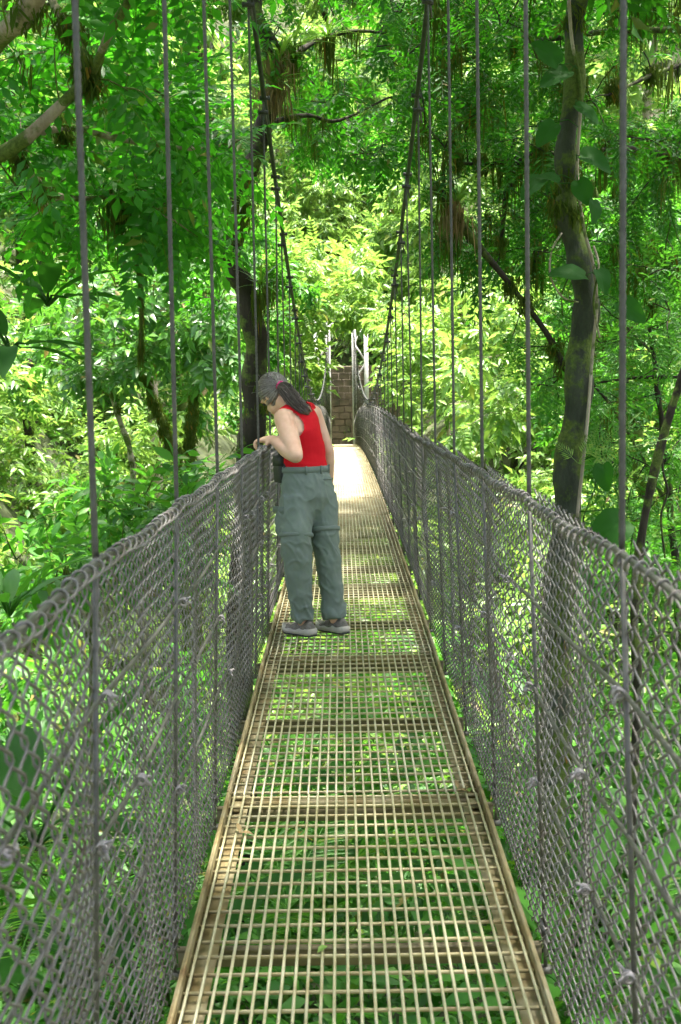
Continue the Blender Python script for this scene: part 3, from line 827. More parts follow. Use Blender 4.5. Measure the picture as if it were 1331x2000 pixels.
spots = [  # px, distance, proto, scale, rotation, label
    (80, 33, 1, .9, .3, 'leafy tree high on the left bank above the short dark trunk'), (215, 37, 0, 1.0, 1.2, 'leafy tree on the left bank behind the crooked trunk'),
    (400, 34, 2, 1.1, 2.0, 'dense tree on the left bank behind the mossy upright trunk'), (20, 46, 0, 1.1, 2.9, 'leafy tree near the top of the left bank'),
    (300, 50, 1, 1.0, 4.0, 'tall tree far up the left bank beyond the pale trunk'), (470, 52, 0, .9, .9, 'leafy tree on the hillside left of the far tower'),
    (565, 62, 1, .9, 5.1, 'sunlit tree on the hillside just above the left tower leg'), (690, 66, 0, 1.0, 3.3, 'sunlit tree on the hillside straight above the tower'),
    (800, 58, 2, 1.0, 2.2, 'dense tree on the hillside right of the far tower'), (905, 46, 0, 1.0, 1.7, 'leafy tree on the right bank behind the lime-green young tree'),
    (1010, 38, 1, .9, .6, 'tall tree on the right bank beyond the dark limb'), (1150, 30, 2, 1.0, 3.9, 'dense tree on the right bank behind the straight trunk'),
    (1270, 36, 0, 1.2, 4.6, 'leafy tree at the right edge beyond the narrow-leaved bush'), (1100, 52, 1, 1.0, 5.6, 'tall tree near the top of the right bank'),
    (1290, 22, 2, .8, 1.1, 'dense low tree at the right edge under the hanging moss'), (640, 76, 1, 1.1, 1.0, 'tall tree on the skyline ridge above the bridge'),
    (420, 70, 0, 1.2, 2.6, 'leafy tree on the ridge at the upper left'), (900, 72, 1, 1.1, 0.2, 'tall tree on the ridge at the upper right')]
used = set()
for px, d, k, sc, rz, lab in spots:
    x = float(P(px, 800, d)[0]); base = gnd(x, d)
    pr_ = protos[k]
    if k not in used: root = pr_; used.add(k)
    else:
        root = pr_.copy(); C.objects.link(root)
        for ch in list(pr_.children):
            c = ch.copy(); C.objects.link(c); c.parent = root
    root.location = base; root.rotation_euler = (0, 0, rz); root.scale = (sc, sc, sc)
    root['label'] = lab; root['group'] = 'trees on the slopes'

# ------------------------------------------------------------------ hillside and undergrowth (stuff nobody could count)
def hemis(r, xs_, ys_, rad, n_leaf, lift):
    pos, dr, up = [], [], []
    for x, y, R, n, lf in zip(xs_, ys_, rad, n_leaf, lift):
        u = nrm(r.normal(0, 1, (n, 3))); u[:, 2] = np.abs(u[:, 2]) * 1.0 - .15
        rr = R * r.uniform(.55, 1.0, n) ** .5
        p = u * rr[:, None] * (1, 1, .85)
        pos.append(p + (x, y, float(terr(x, y)) + lf)); dr.append(u * (1, 1, .35) + r.normal(0, .45, (n, 3)) + (0, 0, -.25)); up.append(u * .7 + (0, 0, .8) + r.normal(0, .25, (n, 3)))
    return np.vstack(pos), np.vstack(dr), np.vstack(up)
r = np.random.default_rng(71)
def wedge(r, n, y0, y1, power=1.0, margin=3.0):
    y = y0 + (y1 - y0) * r.random(n) ** power
    w = .285 * y + margin
    return r.uniform(-1, 1, n) * w, y
# far hillside
x, y = wedge(r, 540, 30, 84, .8, 5)
x = np.concatenate([x, r.uniform(-4, 4, 40)]); y = np.concatenate([y, r.uniform(58.5, 76, 40)])
ok = ~((np.abs(x) < 2.3) & (y < 57.5))
x, y = x[ok], y[ok]
R = r.uniform(.9, 2.3, len(x)); lf = r.uniform(0, 1, len(x)) ** 2 * 3.0
lf[(np.abs(x) < 3.5) & (y < 58)] *= .1
for k in range(16):
    x = np.append(x, r.uniform(-2, 2)); y = np.append(y, r.uniform(56.9, 58.2)); R = np.append(R, r.uniform(.4, .8)); lf = np.append(lf, r.uniform(.2, 1.6))
for k in range(34):
    c = P(r.uniform(560, 790), r.uniform(300, 480), r.uniform(58, 66))
    x = np.append(x, c[0]); y = np.append(y, c[1]); R = np.append(R, r.uniform(.8, 1.5)); lf = np.append(lf, max(.2, c[2] - float(terr(c[0], c[1]))))
p, d, u = hemis(r, x, y, R, (R ** 2 * 13 + 8).astype(int), lf)
g = Geo(); put(g, TP['hill'], basis(d, u, r.uniform(.55, 1.05, len(p)), p), r)
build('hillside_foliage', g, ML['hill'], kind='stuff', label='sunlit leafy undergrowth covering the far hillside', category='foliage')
# banks and ravine floor below the bridge
x, y = wedge(r, 640, 4, 34, .75, 2.5)
ok = (np.abs(x) < 12); x, y = x[ok], y[ok]
low = (y > 14) & (y < 23) & (x < -1.8) & (x > -5.5)
R = r.uniform(.35, 1.05, len(x)); lf = r.uniform(0, .9, len(x))
R[low] *= .6; lf[low] *= .2
tall = (r.random(len(x)) < .38) & ~low; lf[tall] += r.uniform(.6, 2.6, tall.sum()); R[tall] *= .75
p, d, u = hemis(r, x, y, R, (R ** 2 * 60 + 8).astype(int), lf)
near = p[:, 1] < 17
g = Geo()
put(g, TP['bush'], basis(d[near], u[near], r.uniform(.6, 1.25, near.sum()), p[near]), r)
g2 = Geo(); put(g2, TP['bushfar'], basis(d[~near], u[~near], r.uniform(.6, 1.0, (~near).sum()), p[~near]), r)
build('sun_toned_undergrowth', g2, ML['lime'], kind='stuff', label='undergrowth on the banks beyond the woman, leaves coloured pale for sunlight', category='undergrowth')  # farther bushes get a paler leaf colour that stands in for sunlight
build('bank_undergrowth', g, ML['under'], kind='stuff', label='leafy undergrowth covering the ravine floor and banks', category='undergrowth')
x, y = wedge(r, 300, 3, 30, .8, 2.0)
g = Geo()
for k in range(len(x)):
    n = int(r.integers(4, 9)); a = r.uniform(0, 2 * PI, n); e = r.uniform(.35, 1.0, n)
    dd = np.stack([np.cos(a) * np.cos(e), np.sin(a) * np.cos(e), np.sin(e)], -1)
    q = np.tile((x[k], y[k], float(terr(x[k], y[k])) + r.uniform(0, .7)), (n, 1))
    put(g, TP['fern'], basis(dd, np.tile([0, 0, 1.0], (n, 1)), r.uniform(.6, 1.1, n), q), r)
build('fern_undergrowth', g, ML['fern'], kind='stuff', label='arching ferns among the undergrowth below the bridge', category='ferns')
# countable plants with large leaves
def clump(name, label, x, y, tp, n, leaf, sc, lift=0.0, elev=(.5, 1.2), cat='plant', seed=0, group=None, stalk=1.0):
    r = np.random.default_rng(seed + 900)
    base = np.array([x, y, float(terr(x, y)) - .03]) if lift is None else np.array([x, y, lift])
    root = thing(name, label, cat, tuple(base), group)
    gs, ml = Geo(), TP[tp]
    mes = []
    for k in range(n):
        a = k * 2.4 + r.uniform(-.3, .3); e = r.uniform(*elev)
        d = np.array([math.cos(a) * math.cos(e), math.sin(a) * math.cos(e), math.sin(e)])
        h = r.uniform(.2, .7) * (tp == 'blade') * stalk
        tip = base + (0, 0, .02) + d * h
        if h: gs.tube([base, (base + tip) / 2 + (0, 0, .03), tip], [.012, .009, .006], 5)
        g = Geo(); g.scatter(ml[k % len(ml)], basis(d[None], np.array([[0, 0, 1.0]]), r.uniform(*sc), tip[None]))
        part('leaf', g, ML[leaf], root)
    if gs.v: part('stem', gs, ML[leaf], root)
    return root
def at(px, py, d): q = P(px, py, d); return float(q[0]), float(q[1]), float(q[2])
for k, (px, py, d, tp, n, leaf, sc, nm, lab) in enumerate([
        (110, 1660, 6.6, 'palm', 9, 'fern', (.8, 1.1), 'palm', 'feathery palm showing through the mesh at the lower left'),
        (250, 1900, 6.0, 'blade', 9, 'big', (.7, 1.0), 'broad_leaf_plant', 'large-leaved plant below the deck edge at the bottom left'),
        (60, 1560, 7.0, 'blade', 9, 'big', (.8, 1.15), 'broad_leaf_plant', 'large-leaved plant behind the mesh at the left edge'),
        (560, 1700, 8.2, 'palm', 8, 'fern', (.7, 1.0), 'palm', 'feathery palm under the grating left of its middle'),
        (1130, 1850, 6.4, 'blade', 10, 'under', (.7, 1.0), 'broad_leaf_plant', 'large-leaved plant below the deck edge at the bottom right'),
        (1290, 1720, 7.5, 'fern', 11, 'fern', (.8, 1.1), 'fern', 'bright fern behind the mesh at the lower right'),
        (1320, 1950, 6.6, 'fern', 11, 'fern', (.8, 1.1), 'fern', 'bright fern in the bottom right corner'),
        (1000, 1450, 9.5, 'blade', 8, 'under', (.7, 1.0), 'broad_leaf_plant', 'pale large-leaved plant low behind the right mesh'),
        (15, 1110, 8.0, 'blade', 8, 'under', (.4, .6), 'broad_leaf_plant', 'mottled large-leaved plant at the left edge above the rail'),
        (15, 590, 8.0, 'blade', 6, 'big', (.5, .7), 'broad_leaf_plant', 'dark large-leaved epiphyte at the left edge under the mossy fork'),
        (90, 500, 8.0, 'blade', 7, 'big', (.5, .75), 'broad_leaf_plant', 'dark large-leaved epiphyte beside the first left cable')]):
    x, y, z = at(px, py, d)
    clump(nm, lab, x, y, tp, n, leaf, sc, z - .3, (-.2, 1.0) if py < 700 else (.25, 1.1), seed=k, stalk=.3 if py < 1200 else 1.0)

# bromeliads on the winding tree, each a thing of its own
for k, (px, py, d, s, lab) in enumerate([(545, 120, 11.8, 1.0, 'grassy bromeliad tuft highest on the winding trunk'), (535, 165, 11.75, .9, 'grassy bromeliad tuft just above the left clamp'), (575, 95, 12.2, .9, 'grassy bromeliad tuft on the branch right of the trunk'),
        (478, 400, 11.8, .9, 'grassy bromeliad tuft where the dark trunk bends'), (508, 560, 11.8, .8, 'grassy bromeliad tuft right of the dark trunk'), (893, 400, 10.4, 1.1, 'spiky bromeliad on the leaning dark limb'),
        (640, 75, 12.8, .8, 'bromeliad tuft hanging over the top middle'), (230, 375, 8.3, .8, 'bromeliad tuft on the low mossy branch')]):
    x, y, z = at(px, py, d)
    g = Geo(); g.scatter(TP['brom'][k % 2], basis(np.array([[math.cos(k), math.sin(k), 0]]), np.array([[0, -.15, 1.0]]), s, np.array([[x, y, z]])))
    o = build('bromeliad', g, ML['brom'])
    o['label'] = lab; o['category'] = 'bromeliad'; o['group'] = 'bromeliads on the trees'
    gg = Geo(); gr = np.random.default_rng(k)
    n = 26; q = np.array([x, y, z]) + gr.normal(0, .06, (n, 3)) + (0, 0, -.04)
    put(gg, TP['moss'], basis(nrm(gr.normal(0, 1, (n, 3)) * (1, 1, .05)), np.tile([0, 0, 1.0], (n, 1)), gr.uniform(.5, 1.1, n), q), gr)
    link('root_mass', gg.mesh('root_mass'), ML['dry'] if k in (0, 1, 5) else ML['moss'], o, kind='stuff')

# climbing vine with heart leaves on the straight tree
def heart(L, W, r):
    n = 18; V = [(0, .42 * L, 0)]
    ph = r.uniform(0, 6); curl = r.uniform(.15, .5); dr = r.uniform(.1, .45)
    for ring in (.5, 1.0):
        for k in range(n):
            a = -PI / 2 + 2 * PI * k / n; s, c = math.sin(a), math.cos(a)
            y = .5 * L + .5 * L * s; x = W / 2 * c * (1 - .35 * max(0, s))
            if s < -.8: y += .13 * L * (1 - abs(c) / .6)
            x, y = x * ring, .42 * L + (y - .42 * L) * ring
            V.append((x, y, curl * abs(x) - dr * L * (y / L) ** 2 + .02 * ring * math.sin(a * 5 + ph)))
    T = [(0, 1 + k, 1 + (k + 1) % n) for k in range(n)]
    for k in range(n):
        i, j = 1 + k, 1 + (k + 1) % n
        T += [(i, i + n, j + n), (i, j + n, j)]
    return np.array(V), np.array(T)
hrng = np.random.default_rng(17)
HTS = [heart(1, w_, hrng) for w_ in (.72, .66, .8, .6, .74)]
vine = thing('climbing_vine', 'climbing vine with big heart-shaped leaves on the straight trunk', 'vine', tuple(P(1146, 700, 8.9)))
gv = Geo()
vp = spline([P(1128, 1010, 8.88), P(1140, 900, 8.87), P(1150, 800, 8.88), P(1158, 690, 8.87), P(1166, 600, 8.87), P(1160, 520, 8.86), P(1140, 440, 8.86), P(1128, 330, 8.9), P(1135, 180, 8.9), P(1118, 80, 8.9), P(1112, 0, 8.9)], 70)
gv.tube(vp, .012, 6)
gv.tube(spline([P(1098, 455, 8.8), P(1078, 490, 8.75), P(1076, 540, 8.75), P(1100, 580, 8.8), P(1130, 590, 8.86)], 20), .007, 5)
gv.tube(spline([P(1160, 480, 8.86), P(1170, 520, 8.8), P(1160, 590, 8.8), P(1172, 660, 8.85)], 20), .008, 5)
part('stem', gv, MB['pale'], vine, True)
for k, (px, py, ang, s) in enumerate([(1085, 145, 200, .30), (1068, 258, 230, .27), (1040, 360, 210, .26), (1150, 215, -30, .26), (1165, 310, -15, .30), (1140, 372, -70, .24), (1112, 530, 170, .34), (1180, 545, -60, .22), (1235, 605, -40, .30),
        (1075, 345, 150, .20), (1165, 410, -80, .22), (1070, 100, 140, .30), (1190, 1035, -150, .40), (1150, 1130, -60, .26), (1180, 930, -90, .24)]):
    a = math.radians(ang)
    d = CR * math.cos(a) + CU * math.sin(a) + w0 * (-.35)
    q = P(px, py, 8.72) - d * s * .45
    upv = -w0 * (.35 + .5 * ((k * 7) % 5) / 4) + np.array([0, 0, .35 + .5 * ((k * 3) % 4) / 3]) + np.array([.5 * math.sin(k * 2.1), 0, 0])
    g = Geo(); g.scatter(HTS[k % 5], basis(d[None], upv[None], s * .84, q[None]))
    g2 = vp[int(np.argmin(np.linalg.norm(vp - q, axis=1)))]
    lf_ = part('leaf', g, ML['big'], vine, True)
    gg = Geo().tube([g2, (g2 + q) / 2 + (0, 0, .03), q + d * s * .08], .0035, 4)
    o = link('leaf_stalk', gg.mesh('leaf_stalk'), ML['big'], lf_)
fx = P(1130, 905, 8.8)
fo = thing('tree_fern', 'light green fern frond arching from the straight trunk over the cable', 'fern', tuple(fx))
for k, (dx, dz, s) in enumerate([(.9, .35, .62), (.75, .75, .5), (.95, -.1, .5), (-.6, .6, .35), (.4, .9, .4)]):
    g = Geo(); g.scatter(TP['fern'][0], basis(np.array([[dx, -.25, dz]]), np.array([[-.2, -1.0, .35]]), s, fx[None])); part('frond', g, ML['lime'], fo)

# hanging bare vines
for k, (pts, d, rad, lab) in enumerate([([(262, 340), (264, 430), (272, 520), (276, 610), (274, 690)], 9.0, .013, 'dark mossy hanging vine between the first and second left cables'),
        ([(106, 90), (110, 160), (118, 200), (128, 205)], 6.9, .004, 'thin pale green tendril hanging beside the first left cable'),
        ([(1290, 850), (1296, 920), (1305, 960), (1292, 1010), (1300, 1090)], 10.0, .009, 'thin dark twisting vine at the right edge above the rail'),
        ([(1238, 2350), (1246, 1850), (1236, 1600), (1246, 1350), (1240, 1180), (1266, 980), (1325, 760), (1420, 520)], 9.5, .034, 'dark thin trunk rising behind the first right cable')]):
    pp = spline([P(a, b_, d) for a, b_ in pts], 40)
    o = build('thin_trunk' if k == 3 else 'hanging_vine', Geo().tube(pp, rad * (1 + .15 * np.sin(np.arange(40) * 1.1)), 6), MB['mossy' if k < 2 else 'dark'], None, True)
    o['label'] = lab; o['category'] = 'tree trunk' if k == 3 else 'vine'
    if k == 0:
        gg = Geo(); gr = np.random.default_rng(4); idx = gr.integers(0, 40, 150)
        put(gg, TP['moss'], basis(nrm(gr.normal(0, 1, (150, 3)) * (1, 1, .05)), np.tile([0, 0, 1.0], (150, 1)), gr.uniform(.2, .5, 150), pp[idx]), gr)
        link('moss', gg.mesh('moss'), ML['moss'], o, kind='stuff')
# a few fallen leaves on the deck
for k, (px, py, d, s, lab, m) in enumerate([(470, 1640, 4.2, .045, 'small brown leaf on the grating near the left deck edge', 'dry'), (760, 1130, 8.6, .05, 'small brown leaf on the deck right of the shoes', 'dry'), (640, 1850, 3.35, .04, 'small yellow leaf on the nearest middle bars', 'lime'), (895, 1552, 4.6, .05, 'curled brown dead leaf lying near the right deck edge', 'dry'), (918, 1556, 4.58, .055, 'yellow-green fallen leaf at the right deck edge', 'lime'), (745, 1380, 5.75, .035, 'small orange fallen leaf on the grating', 'dry'), (573, 1284, 6.75, .05, 'crumpled brown dead leaf on the grating below the shoes', 'dry')]):
    q = P(px, py, d); q[2] = zd(q[1]) + .009
    g = Geo(); g.scatter(L8(1, .6, .2, .5), basis(np.array([[math.cos(k * 2), math.sin(k * 2), .05]]), np.array([[.1, 0, 1.0]]), s, q[None]))
    if k in (0, 3): g.scatter(L8(1, .5, -.3, .8), basis(np.array([[math.cos(k * 2 + 2), math.sin(k * 2 + 2), .2]]), np.array([[.3, 0, 1.0]]), s, q[None]))
    o = build('fallen_leaf', g, ML[m]); o['label'] = lab; o['category'] = 'leaf'; o['group'] = 'fallen leaves on the deck'
# ------------------------------------------------------------------ the woman
def vox(geo, size, smooth=4, fac=0.5):
    me = geo.mesh('tmp'); o = bpy.data.objects.new('tmp', me); C.objects.link(o)
    m = o.modifiers.new('r', 'REMESH'); m.mode = 'VOXEL'; m.voxel_size = size
    if smooth:
        m2 = o.modifiers.new('s', 'SMOOTH'); m2.factor = fac; m2.iterations = smooth
    dg = bpy.context.evaluated_depsgraph_get(); dg.update()
    out = bpy.data.meshes.new_from_object(o.evaluated_get(dg))
    bpy.data.objects.remove(o); bpy.data.meshes.remove(me)
    out.polygons.foreach_set('use_smooth', np.ones(len(out.polygons), bool))
    return out
def getco(me):
    a = np.empty(len(me.vertices) * 3, np.float32); me.vertices.foreach_get('co', a); return a.reshape(-1, 3).astype(float)
def getno(me):
    a = np.empty(len(me.vertices) * 3, np.float32); me.vertices.foreach_get('normal', a); return a.reshape(-1, 3).astype(float)
def setco(me, V): me.vertices.foreach_set('co', V.astype(np.float32).ravel()); me.update()
def cut(me, kill):
    """delete vertices flagged in kill"""
    bm = bmesh.new(); bm.from_mesh(me); bm.verts.ensure_lookup_table()
    bmesh.ops.delete(bm, geom=[v for v, k in zip(bm.verts, kill) if k], context='VERTS')
    bm.to_mesh(me); bm.free(); me.update()
def limb(g, pts, rad, n=14, sides=18, ends=True):
    p = spline(pts, n); r_ = np.interp(np.linspace(0, 1, n), np.linspace(0, 1, len(rad)), rad)
    g.tube(p, r_, sides)
    if ends:
        for q, w in ((p[0], r_[0]), (p[-1], r_[-1])): g.ell(q, np.eye(3) * w * .98)
    return g

M_SKIN = None
m, t, out = mat_new('skin')
bs = t.nodes.new('ShaderNodeBsdfPrincipled')
f = tex_noise(t, 14, 4, .6)
t.links.new(ramp(t, f, [(0.3, (0.62, 0.36, 0.25)), (0.7, (0.72, 0.46, 0.34))]), bs.inputs['Base Color'])
bs.inputs['Roughness'].default_value = .5; bs.inputs['Subsurface Weight'].default_value = .12; bs.inputs['Subsurface Radius'].default_value = (.012, .005, .003)
bs.inputs['Specular IOR Level'].default_value = .35
t.links.new(bs.outputs[0], out.inputs[0]); M_SKIN = m
M_RED = surf('red_cotton', [(0.3, (0.52, 0.006, 0.014)), (0.7, (0.64, 0.012, 0.022))], 300, .85, 0, .08, spec=.15)
M_PANTS = surf('grey_green_nylon', [(0.3, (0.142, 0.178, 0.158)), (0.7, (0.180, 0.220, 0.198))], 9, .7, 0, .1, spec=.3)
M_PSEAM = surf('trouser_seam', [(0.3, (0.125, 0.160, 0.142)), (0.7, (0.158, 0.196, 0.176))], 9, .75)
M_SHOE = surf('shoe_upper', [(0.3, (0.10, 0.088, 0.078)), (0.6, (0.20, 0.175, 0.155))], 45, .85, 0, .4, bdist=.003)
M_SOLE = surf('shoe_sole', [(0.3, (0.36, 0.33, 0.29)), (0.7, (0.50, 0.46, 0.41))], 30, .8)
M_TREAD = surf('shoe_tread', [(0.3, (0.025, 0.025, 0.028)), (0.7, (0.05, 0.05, 0.052))], 30, .85)
M_BAG = surf('bag_nylon', [(0.3, (0.012, 0.015, 0.015)), (0.7, (0.03, 0.035, 0.035))], 60, .6, 0, .2)
M_PINK = surf('hair_tie_pink', [(0.3, (0.50, 0.03, 0.14)), (0.7, (0.62, 0.06, 0.2))], 60, .8)
def hairmat(name, cols):
    m, t, out = mat_new(name)
    g_ = t.nodes.new('ShaderNodeNewGeometry'); b_ = t.nodes.new('ShaderNodeBsdfPrincipled')
    t.links.new(ramp(t, g_.outputs['Random Per Island'], cols), b_.inputs['Base Color'])
    b_.inputs['Roughness'].default_value = .45; b_.inputs['Specular IOR Level'].default_value = .4
    t.links.new(b_.outputs[0], out.inputs[0]); return m
M_HAIR = hairmat('hair_grey_brown', [(0, (0.075, 0.058, 0.050)), (.4, (0.17, 0.142, 0.130)), (.8, (0.27, 0.242, 0.23)), (1, (0.38, 0.355, 0.34))])
M_TAIL = hairmat('hair_dark_brown', [(0, (0.020, 0.012, 0.010)), (.7, (0.055, 0.036, 0.030)), (1, (0.13, 0.10, 0.09))])

M_TAILS = hairmat('hair_brown_strand', [(0, (0.040, 0.026, 0.021)), (.6, (0.105, 0.077, 0.064)), (1, (0.22, 0.185, 0.168))])
fwd = nrm(np.array([-.66, .75, 0])); lft = np.array([-fwd[1], fwd[0], 0]); up = np.array([0, 0, 1.0])
pel = P(602, 958, 7.42)
Lhip, Rhip = P(579, 968, 7.36), P(627, 962, 7.47)
Lk, Rk = P(579, 1062, 7.31), P(635, 1050, 7.42)
La, Ra = P(592, 1206, 7.36), P(655, 1208, 7.42)
La[2] = zd(La[1]) + .095; Ra[2] = zd(Ra[1]) + .095
waist, chest, neckb = P(596, 908, 7.42), P(590, 848, 7.44), P(577, 800, 7.50)
Lsh, Rsh = P(555, 817, 7.37), P(612, 808, 7.62)
Lel, Rel = P(578, 890, 7.20), P(640, 880, 7.58)
railz = float(zrail(7.40)); railx = xs(-1, 0) - .028
Lwr = np.array([railx + .075, 7.335, railz + .040])
Rwr = P(643, 938, 7.63)
hc = P(535, 770, 7.60)
fh = nrm(np.array([-.50, .62, -.76])); uh = nrm(up - fh * np.dot(up, fh) + np.array([-.05, 0, 0])); uh = nrm(uh - fh * np.dot(uh, fh)); lh = np.cross(uh, fh)

woman = thing('person', 'person in red tank top and grey-green trousers leaning over the left rail', 'person', (float(pel[0]), float(pel[1]), float(zd(7.4))))
def ellring(c, a, b, ax, ay, n=28, pw=1.0):
    th = np.arange(n) * 2 * PI / n
    cs, sn = np.cos(th), np.sin(th)
    return c + (np.sign(cs) * np.abs(cs) ** pw * a)[:, None] * ax + (np.sign(sn) * np.abs(sn) ** pw * b)[:, None] * ay
def torso(g, grow=0.0, low=True):
    sp = nrm(neckb - waist)
    shl = nrm(Lsh - Rsh)
    keys = []
    if low: keys += [(pel + (0, 0, -.06), .155, .105, lft, fwd), (pel, .165, .118, lft, fwd)]
    keys += [(waist + (0, 0, -.02), .138, .098, lft, fwd), (waist + sp * .03, .130, .094, lft, fwd), (waist * .5 + chest * .5, .128, .096, lft, fwd),
             (chest, .138, .102, shl, fwd), (chest * .55 + neckb * .45, .152, .098, shl, fwd), (chest * .25 + neckb * .75, .150, .080, shl, fwd), (neckb + sp * .005, .085, .062, shl, fwd)]
    g.rings(np.array([ellring(c, a + grow, b + grow, ax, nrm(ay - sp * np.dot(ay, sp))) for c, a, b, ax, ay in keys]))
    return g
g = torso(Geo())
limb(g, [neckb - (0, 0, .03), neckb * .5 + (hc - fh * .035 - uh * .075) * .5, hc - fh * .02 - uh * .04], [.062, .052, .056])
limb(g, [Lsh * .55 + Rsh * .45, Lsh * .85 + Rsh * .15, Lsh], [.06, .062, .055])
limb(g, [Rsh * .55 + Lsh * .45, Rsh * .85 + Lsh * .15, Rsh], [.06, .062, .055])
limb(g, [Lsh, Lsh * .5 + Lel * .5, Lel], [.060, .055, .043])
limb(g, [Lel, Lel * .6 + Lwr * .4 + (0, 0, -.006), Lwr], [.043, .045, .028])
limb(g, [Rsh, Rsh * .5 + Rel * .5, Rel], [.054, .047, .039])
limb(g, [Rel, Rel * .6 + Rwr * .4, Rwr], [.040, .040, .026])
for h, k, a in ((Lhip, Lk, La), (Rhip, Rk, Ra)):
    limb(g, [h, h * .5 + k * .5, k], [.078, .07, .052]); limb(g, [k, k * .6 + a * .4, a], [.052, .052, .036])
# head
g.ell(hc + uh * .012 - fh * .008, [lh * .073, fh * .092, uh * .098], 22, 14)
g.ell(hc + fh * .028 - uh * .062, [lh * .052, fh * .058, uh * .058], 18, 11)
g.ell(hc + fh * .092 - uh * .030, [lh * .013, fh * .020, uh * .026], 10, 7)
g.ell(hc + fh * .083 - uh * .072, [lh * .024, fh * .010, uh * .010], 10, 7)
g.ell(hc + fh * .076 - uh * .102, [lh * .020, fh * .016, uh * .016], 10, 7)
for s in (-1, 1):
    g.ell(hc + lh * s * .074 - fh * .012 - uh * .022, [lh * .010, fh * .020, uh * .031], 10, 7)
    g.ell(hc + fh * .074 + lh * s * .032 + uh * .012, [lh * .026, fh * .014, uh * .009], 10, 7)
# left hand closed on the rail
kn = []
pc = np.array([railx + .022, 7.375, railz + .038])
g.ell(pc, [np.array([.045, -.018, .004]), np.array([.014, .036, 0]), np.array([0, 0, .017])], 14, 9)
limb(g, [Lwr, (Lwr + pc) / 2, pc], [.026, .026, .022])
for k_, (dy, L) in enumerate(((-.030, .9), (-.010, 1.05), (.010, 1.0), (.029, .82))):
    K = np.array([railx - .012, 7.392 + dy, railz + .036])
    limb(g, [K + (.02, -.006, .002), K + (-.016 * L, 0, -.003), K + (-.026 * L, .002, -.030 * L), K + (-.010, .003, -.052 * L)], [.0105, .0100, .0092, .0080], 9, 10)
limb(g, [pc + (.025, -.034, -.004), pc + (.014, -.046, -.022), pc + (-.006, -.040, -.046)], [.013, .0115, .0090], 8, 10)
# right hand hanging, slightly curled
rd = nrm(Rwr - Rel); ra_ = nrm(np.cross(rd, fwd)); rp = Rwr + rd * .05
g.ell(rp, [rd * .048, fwd * .038, ra_ * .016], 14, 9)
limb(g, [Rwr, rp], [.026, .022])
for k_, (o_, L) in enumerate(((.028, .9), (.010, 1.05), (-.009, 1.0), (-.027, .8))):
    K = rp + rd * .038 + fwd * o_
    limb(g, [K, K + rd * .034 * L, K + rd * .056 * L - ra_ * .014, K + rd * .066 * L - ra_ * .034], [.0105, .010, .009, .008], 9, 10)
limb(g, [rp + fwd * .028 - rd * .02, rp + fwd * .052 + rd * .006, rp + fwd * .054 + rd * .034], [.013, .0115, .009], 8, 10)
body = vox(g, .0062, 5)
def woman_part(name, me, mat, parent=woman, **kw):
    o = link(name, me, mat, parent, **kw)
    if parent is woman: o.location = -Vector(woman.location)
    return o
woman_part('body', body, M_SKIN)
for s in (-1, 1):
    e = Geo().ell(hc + fh * .079 + lh * s * .031 - uh * .004, [lh * .012, fh * .010, uh * .007], 12, 8)
    woman_part('eye', e.mesh('eye', True), M_TREAD)

# tank top: shell over the torso, cut at armholes, neck and hem
g = torso(Geo(), .011, True)
limb(g, [neckb + lft * .0, Lsh * .72 + neckb * .28 + (0, 0, .004)], [.058, .060]); limb(g, [neckb, Rsh * .72 + neckb * .28 + (0, 0, .004)], [.058, .060])
top = vox(g, .007, 6)
V = getco(top)
sp = nrm(neckb - waist)
hem = (V - (waist + np.array([0, 0, -.012]))) @ up
lat = (V - chest) @ nrm(Lsh - Rsh); hgt = (V - waist) @ sp; frt = (V - chest) @ fwd
H = np.linalg.norm(neckb - waist)
kill = hem < -.012 - .010 * np.sin(V[:, 0] * 40)
for Sh, sg in ((Lsh, 1), (Rsh, -1)):
    dv = V - (Sh + nrm(Lsh - Rsh) * sg * .03 - sp * .035)
    a = dv @ nrm(Lsh - Rsh); b_ = dv @ sp; c_ = dv @ fwd
    kill |= (a / .070) ** 2 + (b_ / .105) ** 2 + (c_ / .16) ** 2 < 1
nv = V - (neckb + sp * .035)
kill |= ((nv @ nrm(Lsh - Rsh)) / .066) ** 2 + ((nv @ sp) / .085) ** 2 + ((nv @ fwd) / .2) ** 2 < 1
cut(top, kill)
V = getco(top); N = getno(top)
w_ = np.array([mnoise.noise(Vector((q[0] * 7, q[1] * 7, q[2] * 26))) for q in V]) * .006 * sst(.30, .02, (V - waist) @ sp) + np.array([mnoise.noise(Vector(q * 11)) for q in V]) * .003
setco(top, V + N * w_[:, None])
woman_part('tank_top', top, M_RED)

# trousers
g = Geo()
g.rings(np.array([ellring(pel + (0, 0, -.15), .085, .085, lft, fwd), ellring(pel + (0, 0, -.10), .140, .115, lft, fwd), ellring(pel + (0, 0, -.03), .176, .136, lft, fwd), ellring(pel * .6 + waist * .4, .170, .130, lft, fwd), ellring(waist + (0, 0, -.028), .150, .112, lft, fwd), ellring(waist + (0, 0, -.008), .146, .109, lft, fwd)]))
cuffL, cuffR = La + (0, 0, .015), Ra + (0, 0, .008)
limb(g, [Lhip + (0, 0, -.01), Lhip * .5 + Lk * .5, Lk + (0, 0, .02), Lk * .5 + La * .5, La * .85 + Lk * .15, cuffL], [.104, .098, .086, .076, .064, .061], 26, 24, False)
limb(g, [Rhip + (0, 0, -.01), Rhip * .5 + Rk * .5, Rk + (0, 0, .02), Rk * .5 + Ra * .5, Ra * .85 + Rk * .15, cuffR], [.100, .094, .080, .072, .066, .066], 26, 24, False)
